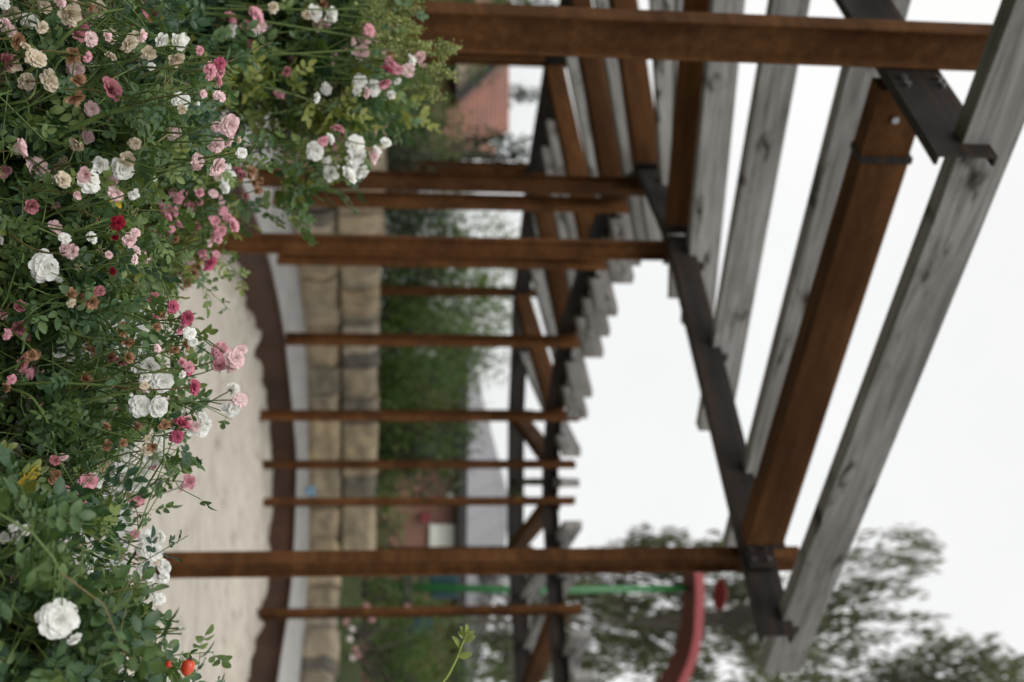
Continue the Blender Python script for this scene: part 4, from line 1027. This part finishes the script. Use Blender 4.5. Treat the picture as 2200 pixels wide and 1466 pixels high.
def zm(x0, y0, items, k=3.665):
    """photo zoom coordinates -> (u, w, size, kind)."""
    return [((y0 + Y / k), (x0 + X / k), s, c, *rest) for X, Y, s, c, *rest in items]
z1 = zm(0, 0, [(230,185,46,'W'),(50,250,42,'L'),(90,100,42,'C'),(345,50,34,'C'),(540,110,54,'C'),(700,50,32,'F'),(610,230,48,'Q'),(715,305,36,'L'),(685,450,27,'P'),(560,430,42,'F'),(330,220,28,'C'),(130,320,38,'F'),(200,370,32,'C'),(100,500,42,'C'),(30,490,42,'Q'),(285,465,46,'C'),(205,640,46,'C'),(390,640,46,'C'),(600,640,40,'F'),(590,760,42,'F'),(865,710,46,'Q'),(870,450,28,'C'),(830,290,24,'L'),(1100,280,34,'L'),
 (1390,340,46,'W'),(1260,310,36,'W'),(1170,420,38,'C'),(1190,525,20,'W'),(1570,400,24,'P'),(1650,560,36,'P'),(1730,500,30,'D'),(1735,575,26,'P'),(1700,640,32,'P'),(1725,760,30,'L'),(1580,740,24,'L'),(1420,800,34,'W'),(1530,820,18,'w'),(1430,860,24,'C'),(1700,1000,28,'L'),(1800,980,42,'L'),(1790,1100,36,'L'),(1700,1140,42,'L'),(1700,1300,40,'L'),(1900,1200,24,'W'),(1870,1100,20,'C'),(1560,1260,32,'L'),(1510,1340,32,'L'),(1210,1400,24,'w'),
 (620,1130,42,'C'),(100,1180,52,'L'),(290,1340,56,'L'),(20,1340,38,'P'),(490,1420,42,'C'),(690,1370,42,'L'),(800,1290,42,'W'),(960,1330,50,'W'),(1000,1260,40,'C'),(700,1430,58,'W'),(1060,1130,32,'C'),(720,860,34,'L'),(470,20,28,'L'),(570,5,20,'L'),(30,30,26,'W'),(40,190,30,'L')])
z2a = zm(0, 400, [(240,150,36,'Q'),(430,330,32,'L'),(510,410,26,'W'),(500,490,28,'L'),(580,515,28,'L'),(350,645,66,'W',1.9,.97),(345,540,24,'W'),(600,60,24,'L'),(910,50,36,'L'),(1050,60,28,'W'),
 (930,290,32,'R'),(890,400,22,'R'),(890,670,22,'R'),(1010,420,32,'L'),(1060,370,20,'L'),(1080,510,22,'L'),(1060,580,24,'L'),(850,540,18,'L'),(715,405,20,'S'),(790,500,22,'S'),(610,640,22,'S'),(780,265,20,'S'),(870,330,22,'S'),(1075,760,18,'S'),(1065,215,18,'S'),(660,330,16,'S')])
z2b = zm(0, 400, [(560,850,27,'F'),(620,880,27,'F'),(560,925,22,'C'),(780,830,24,'Q'),(720,910,34,'F'),(600,960,16,'l'),(150,950,30,'Q'),(10,1010,26,'P'),(145,1110,36,'Q'),(50,1170,30,'P'),(190,1190,22,'Q'),(240,1340,36,'F'),(150,1380,34,'Q'),(1200,880,26,'Q'),(1230,1000,30,'Q'),(1280,1020,20,'F'),(1360,950,30,'D'),(1470,1030,30,'D'),(1420,1110,28,'P'),(1490,1160,32,'W'),(1520,1230,22,'W'),(1230,1110,22,'F'),
 (1010,1220,30,'F'),(1010,1350,30,'F'),(870,1350,30,'F'),(940,1400,28,'Q'),(1370,1290,28,'F'),(1460,1250,26,'F'),(1430,1390,26,'P'),(1480,1430,24,'P'),(1240,1280,22,'L'),(1730,1300,40,'P',2.25),(1840,1360,48,'L',2.2,.8),(1890,1290,32,'L',2.25),(1720,1420,42,'P',2.25),(1820,1430,32,'L',2.22)])
z3 = zm(0, 750, [(190,190,44,'P'),(90,240,22,'P'),(40,310,26,'F'),(280,30,26,'F'),(1270,260,44,'W',1.95,.75),(1100,450,50,'W',1.95,.95),(1240,460,44,'W',1.95,.6),(1190,130,42,'W',1.96,.4),(1135,215,26,'W'),(1140,290,22,'C'),(1185,240,13,'p',1.94),(1150,320,13,'w',1.94),(1030,350,16,'w'),(1075,610,27,'F'),(1290,600,28,'F'),(1160,710,20,'C'),(1150,800,28,'C'),(1200,770,22,'F'),(840,760,30,'F'),(965,740,24,'F'),(830,620,24,'F'),
 (960,830,40,'W',2.3),(1180,840,50,'W',2.35),(1100,980,50,'W',2.35),(930,1020,50,'W',2.3),(1060,1080,42,'W',2.3),(820,940,46,'C',2.3),(1240,730,28,'W',2.3),(1420,600,46,'D',2.2),(1390,690,30,'D',2.2),(1470,560,24,'P',2.25),(1530,600,28,'L',2.3),(1590,530,26,'W',2.3),(1590,640,38,'W',2.3),(1620,590,26,'W',2.3),(1480,160,26,'D'),(1510,300,32,'D'),(1430,200,18,'W'),(1830,320,32,'W',2.3),(1890,400,34,'L',2.3),(1830,470,34,'W',2.3),(1760,480,22,'W',2.3),(1500,650,24,'W',2.3),
 (430,1000,36,'F'),(430,880,26,'Q'),(490,860,22,'L'),(680,1040,42,'P'),(520,1165,46,'P'),(665,1150,36,'P'),(1060,1170,46,'P',2.6),(1480,1050,36,'P',2.6),(1430,1095,24,'L',2.6),(110,620,46,'W',2.1),(100,790,42,'W',2.1),(200,420,30,'W',2.1),(30,390,30,'W',2.1),(300,390,26,'L',2.1),(1200,910,26,'P',2.35)])
z4 = zm(0, 1066, [(110,240,26,'W'),(205,265,28,'W'),(30,330,30,'W'),(110,330,26,'W'),(450,975,90,'W',1.5,.98),(580,1120,36,'W',1.5),(100,1030,22,'W',1.7),(200,1230,32,'W',1.7),(190,1290,22,'W',1.7),(50,650,30,'P',2.2),(130,640,20,'L',2.2),(1060,300,22,'P',2.5),(1160,330,42,'W',2.45),(1260,320,30,'W',2.45),(1200,440,42,'W',2.4),(1140,560,40,'W',2.4),(1290,560,32,'W',2.4),(1290,640,30,'W',2.4),(1190,640,26,'W',2.4),(1060,470,26,'L',2.4),(1120,430,34,'W',2.45),(1250,810,30,'W',2.5),(1230,500,30,'C',2.45),(940,1280,22,'L',1.8),(640,400,48,'C',2.5),(620,520,40,'W',2.4),(700,560,36,'W',2.4),(960,480,26,'L',2.45),
 (1478,1345,31,'H',1.55,.5,(-.9,-.15,.35)),(1326,1326,15,'H',1.6,.5,(-.3,-.5,.8)),(1405,985,13,'w',1.65),(1425,1085,13,'w',1.65),(1450,1045,13,'w',1.65),(1400,1040,12,'w',1.65)])
z5 = zm(450, 0, [(140,155,32,'P'),(270,210,36,'P'),(265,310,36,'P'),(370,120,46,'P'),(390,200,36,'L'),(160,240,36,'W'),(350,250,28,'W'),(820,110,46,'W'),(930,120,40,'W'),(840,190,36,'C'),(880,40,32,'F'),(760,120,26,'C'),(1190,280,46,'L'),(1260,240,32,'P'),(1300,310,30,'L'),(1180,400,32,'L'),(1180,460,38,'L'),(1120,330,24,'L'),(1580,480,28,'W'),(1560,555,32,'L'),(1640,470,36,'L'),(1670,540,28,'L'),(1400,560,32,'D'),(1430,500,30,'P'),(1475,550,24,'P'),(1370,640,32,'P'),(1180,640,28,'W'),(1160,710,28,'W'),(1275,690,38,'W'),(1220,730,26,'L'),(1430,750,22,'W'),(550,740,28,'P'),(920,700,28,'W'),(830,770,24,'W'),
 (940,1100,28,'W'),(830,1190,42,'W'),(890,1270,36,'W'),(990,1285,20,'w'),(1150,1140,46,'W'),(1150,1230,50,'W'),(1270,1240,40,'L'),(1380,1135,24,'W'),(960,1370,42,'W'),(1090,1340,46,'W'),(1070,1400,42,'W'),(1180,1330,38,'W'),(1300,1200,30,'W'),(1010,1020,32,'P'),(890,1110,24,'P'),(600,560,24,'Q'),(500,60,30,'C'),(1420,420,22,'F'),(1480,640,20,'W')])
z1far = zm(0, 0, [(1150,110,70,'Q'),(1220,190,46,'Q'),(1100,150,50,'P')])
zp = zm(0, 400, [(1250,60,24,'Q'),(1360,50,24,'P'),(1400,100,26,'P'),(1570,50,28,'P'),(1490,160,30,'P'),(1310,180,28,'P'),(1300,270,24,'P'),(1370,290,22,'P'),(1250,340,28,'P'),(1430,300,22,'P'),(1540,330,24,'Q'),(1690,280,28,'P'),(1820,310,32,'P'),(1730,350,28,'P'),(1720,420,26,'P'),(1640,600,34,'D'),(1590,520,22,'P'),(1600,560,20,'P'),(1760,200,24,'P'),(1680,60,22,'L'),(1750,15,30,'W'),(1740,110,22,'L'),(1150,620,26,'L'),(1160,550,24,'L'),(1500,590,20,'L'),(1140,30,32,'L'),(1190,340,18,'P'),(1460,220,22,'P'),(1380,200,22,'P'),(1680,330,24,'P'),(1690,390,20,'P'),(1790,250,24,'P'),(1640,450,20,'L'),(1700,540,20,'P'),(1230,420,22,'Q'),(1560,120,22,'P'),(1430,60,22,'P'),(1350,340,20,'P'),(1260,140,20,'P'),
 (1520,690,26,'F'),(1470,760,24,'F'),(1420,690,22,'S'),(1430,500,22,'S'),(1330,370,18,'S'),(1525,380,20,'S'),(1280,470,16,'S'),(1550,640,24,'F'),(1380,420,20,'F'),(1450,640,16,'S')]) + zm(450, 0, [(130,1330,26,'W'),(165,1375,26,'W'),(70,1400,20,'C'),(330,1350,26,'F'),(390,1420,26,'F'),(250,1380,24,'Q'),(130,1430,24,'W')]) + zm(480, 350, [(130,130,20,'F'),(200,110,22,'F'),(265,220,24,'F'),(240,160,18,'F'),(170,260,20,'Q'),(110,60,20,'Q')])

GB = .05
rose_bush('rose bush with a thick thorny cane and many cream and blush fading blooms', (-.50, 2.02, GB),
    [(-40, -60), (-40, 150), (10, 230), (60, 290), (110, 360), (150, 410), (215, 415), (255, 375), (300, 400), (345, 395), (365, 310), (400, 260), (440, 240), (470, 180), (440, -60)],
    (1.90, 2.55), 105, z1, 1.88, 21, canes=[
     [(310, -20, 2.0, .0048), (308, 27, 1.98, .0046), (284, 136, 1.93, .0044), (243, 232, 1.90, .0042), (224, 314, 1.88, .0036), (202, 341, 1.88, .0034), (185, 409, 1.88, .0026), (177, 505, 1.88, .0012)],
     [(205, -10, 1.95, .0042), (174, 36, 1.94, .004), (120, 101, 1.92, .0034), (74, 145, 1.90, .003), (33, 202, 1.90, .0024), (19, 267, 1.9, .0012)],
     [(228, -10, 1.92, .002), (216, 55, 1.9, .002), (190, 76, 1.9, .0016), (150, 79, 1.9, .0014)]], fill=[('CWLLC', 34, 40)])
rose_bush('rose bush with one big round white bloom, crimson petals and dry seed heads', (.02, 2.1, GB),
    [(370, -60), (380, 220), (420, 270), (470, 280), (520, 290), (560, 240), (600, 180), (640, 120), (640, -60)], (1.88, 2.45), 66, z2a, 1.88, 33, tone=.58, fill=[('LW', 6, 28)], canes=[
     [(560, 20, 2.0, .0026), (520, 110, 1.95, .0022), (490, 180, 1.92, .0018), (470, 235, 1.92, .0012)], [(600, 205, 2.0, .002), (577, 185, 1.95, .0018), (560, 165, 1.92, .0012)]])
rose_bush('rose bush with a tight white cluster and a pink spray over the sand', (.22, 2.15, GB),
    [(585, -60), (600, 100), (640, 150), (655, 220), (690, 310), (720, 290), (735, 390), (780, 420), (800, 330), (850, 330), (868, 410), (895, 390), (905, 300), (960, 290), (1000, 270), (1040, 210), (1060, 140), (1060, -60)],
    (1.93, 2.5), 104, z2b + z3, 1.92, 47, tone=.44, fill=[('WWLF', 18, 36)], canes=[
     [(800, -10, 2.0, .0024), (824, 16, 1.98, .0024), (823, 109, 1.96, .0022), (826, 191, 1.95, .002), (829, 273, 1.95, .0017), (822, 310, 1.95, .001)],
     [(835, 20, 1.98, .0026), (851, 63, 1.96, .0026), (881, 87, 1.95, .0024), (935, 114, 1.94, .0022), (968, 117, 1.94, .0018), (1001, 134, 1.94, .0016), (1052, 164, 1.94, .001)]])
rose_bush('glossy green rose bush with a large white bloom and an orange red hip', (.42, 1.62, GB),
    [(1080, -60), (1090, 50), (1130, 95), (1170, 110), (1200, 150), (1250, 190), (1300, 250), (1350, 275), (1400, 270), (1440, 300), (1510, 330), (1600, 320), (1640, 200), (1640, -60)], (1.50, 1.95), 108, z4, 1.62, 58, leaf=.045, tone=.40, spread=.2, tl=.05, fill=[('W', 6, 34)])
rose_bush('rose bush with white clusters in front of the nearest wide rusty post', (-.85, 3.15, GB),
    [(-60, 420), (-60, 730), (40, 770), (120, 780), (150, 800), (200, 800), (240, 780), (290, 770), (325, 740), (320, 715), (255, 720), (195, 690), (150, 620), (110, 450)], (2.98, 3.6), 120, z5 + z1far, 2.92, 64, tone=.46, leaf=.058, tl=.07, fill=[('WLP', 16, 30)], spread=.3, tvar=.26)
rose_bush('loose rose bush thick with small pink blooms at the sandpit edge', (-.46, 2.95, GB),
    [(370, 250), (375, 400), (420, 435), (480, 435), (530, 415), (560, 380), (590, 340), (610, 300), (600, 250)], (2.8, 3.25), 80, zp, 2.76, 75, tone=.70, leaf=.046, spread=.2)
# pale green flower plumes rising among the left bush
pl = empty('plume_plant', (-.95, 3.0, GB)); tag(pl, 'tall plant with pale green feathery flower plumes beside the wide rusty post', 'plant')
MPL = mat_leaf('plume_floret', [(0, (.16, .20, .07)), (.5, (.27, .30, .12)), (1, (.40, .40, .20))], .3, .6)
tb = Tubes(); PP, TT = [], []
base = np.array(pl.location)
plumes = [((10, 760), (15, 905)), ((40, 790), (25, 885)), ((20, 780), (50, 880)), ((60, 800), (75, 895)), ((85, 800), (90, 885)), ((118, 880), (112, 975)), ((104, 830), (98, 905)), ((150, 905), (158, 960)), ((185, 890), (206, 945)), ((95, 940), (97, 960)), ((185, 600), (160, 680)), ((215, 610), (205, 680)), ((230, 660), (222, 700)), ((60, 740), (48, 830)), ((5, 800), (4, 900)), ((135, 800), (130, 860)), ((70, 850), (62, 888))]
for (u0, w0), (u1, w1) in plumes:
    y = rng.uniform(2.85, 3.2); a, b_ = at_y(u0, w0, y), at_y(u1, w1, y); t = np.linspace(0, 1, 7)[:, None]; ax = a * (1 - t) + b_ * t + np.array([0, 0, .015]) * (t * (1 - t)) * 4
    foot = np.array([a[0] + rng.normal() * .05, y + .05, max(.1, a[2] - .55)]); tb.add(np.stack([foot, (foot + a) / 2 + rng.normal(size=3) * .02, a]) - base, [.003, .0025, .002], 5, .3); tb.add(ax - base, np.linspace(.002, .0008, 7), 5, .3)
    for k in range(5):
        s = rng.uniform(.15, .95); p0 = a * (1 - s) + b_ * s; d = (b_ - a); d /= np.linalg.norm(d); dv = d * .03 + rng.normal(size=3) * .022 * (1.1 - s); n = 46
        q = rng.random((n, 1)); PP.append(p0 + dv * q + rng.normal(size=(n, 3)) * .005); TT.append(rng.uniform(0, 1, n))
    n = 120; q = rng.random((n, 1)); PP.append(a * (1 - q) + b_ * q + rng.normal(size=(n, 3)) * .008 * (1.1 - q)); TT.append(rng.uniform(0, 1, n))
PP = np.concatenate(PP); TT = np.concatenate(TT)
V, Fq, T = batch(QUAD_V, QUAD_F, rand_rot(len(PP)) * (.0075 * rng.uniform(.6, 1.3, len(PP)))[:, None, None] * np.array([1, 2.2, 1]), PP - base, TT)
obj('plume', make_mesh('plume', V, Fq, MPL, False, T), pl); obj('stems', tb.mesh('stems', STEM), pl)
# one bright young shoot reaching in from the side
sh = empty('rose_shoot', tuple(at_y(1500, -300, 1.80))); tag(sh, 'single bright yellow-green young shoot against the dark shrubs', 'rose shoot')
base = np.array(sh.location); tb = Tubes()
path = np.array([at_y(u, w_, y) for u, w_, y in [(1500, -300, 1.80), (1540, 200, 1.77), (1560, 560, 1.75), (1555, 760, 1.74), (1510, 890, 1.73), (1466, 950, 1.72), (1420, 978, 1.72), (1385, 992, 1.72), (1360, 1003, 1.72)]])
pc = catmull(path, 4); tb.add(pc - base, np.linspace(.0034, .0016, len(pc)), 7, .25)
lp, lx = [], []
for s, ang in ((.995, .3), (.988, -.7), (.977, .9), (.962, -1.0), (.947, 1.1), (.925, -.9), (.85, .9), (.80, -1.0)):
    i = int(s * (len(pc) - 1)); d = pc[min(i + 1, len(pc) - 1)] - pc[i - 1]; d /= np.linalg.norm(d); sd_ = np.cross(d, np.array([0, 1.0, 0])); x = d * math.cos(ang) + sd_ * math.sin(ang); x /= np.linalg.norm(x); lp.append(pc[i]); lx.append(x)
lp = np.array(lp); lx = np.array(lx); n = len(lp); Y = np.cross(np.array([0, -.8, .6]) + rng.normal(size=(n, 3)) * .3, lx); Y /= np.linalg.norm(Y, axis=1)[:, None]; Rm = np.stack([lx, Y, np.cross(lx, Y)], -1) * (np.array([.016, .014, .015, .016, .013, .016, .020, .022]))[:, None, None]
V, Fq, T = batch(LV, LF_, Rm, lp - base, np.full(n, .88))
obj('leaves', make_mesh('leaves', V, Fq, LEAF, True, T), sh); obj('cane', tb.mesh('cane', mat_flat('young_cane', (.17, .21, .04), .5)), sh)
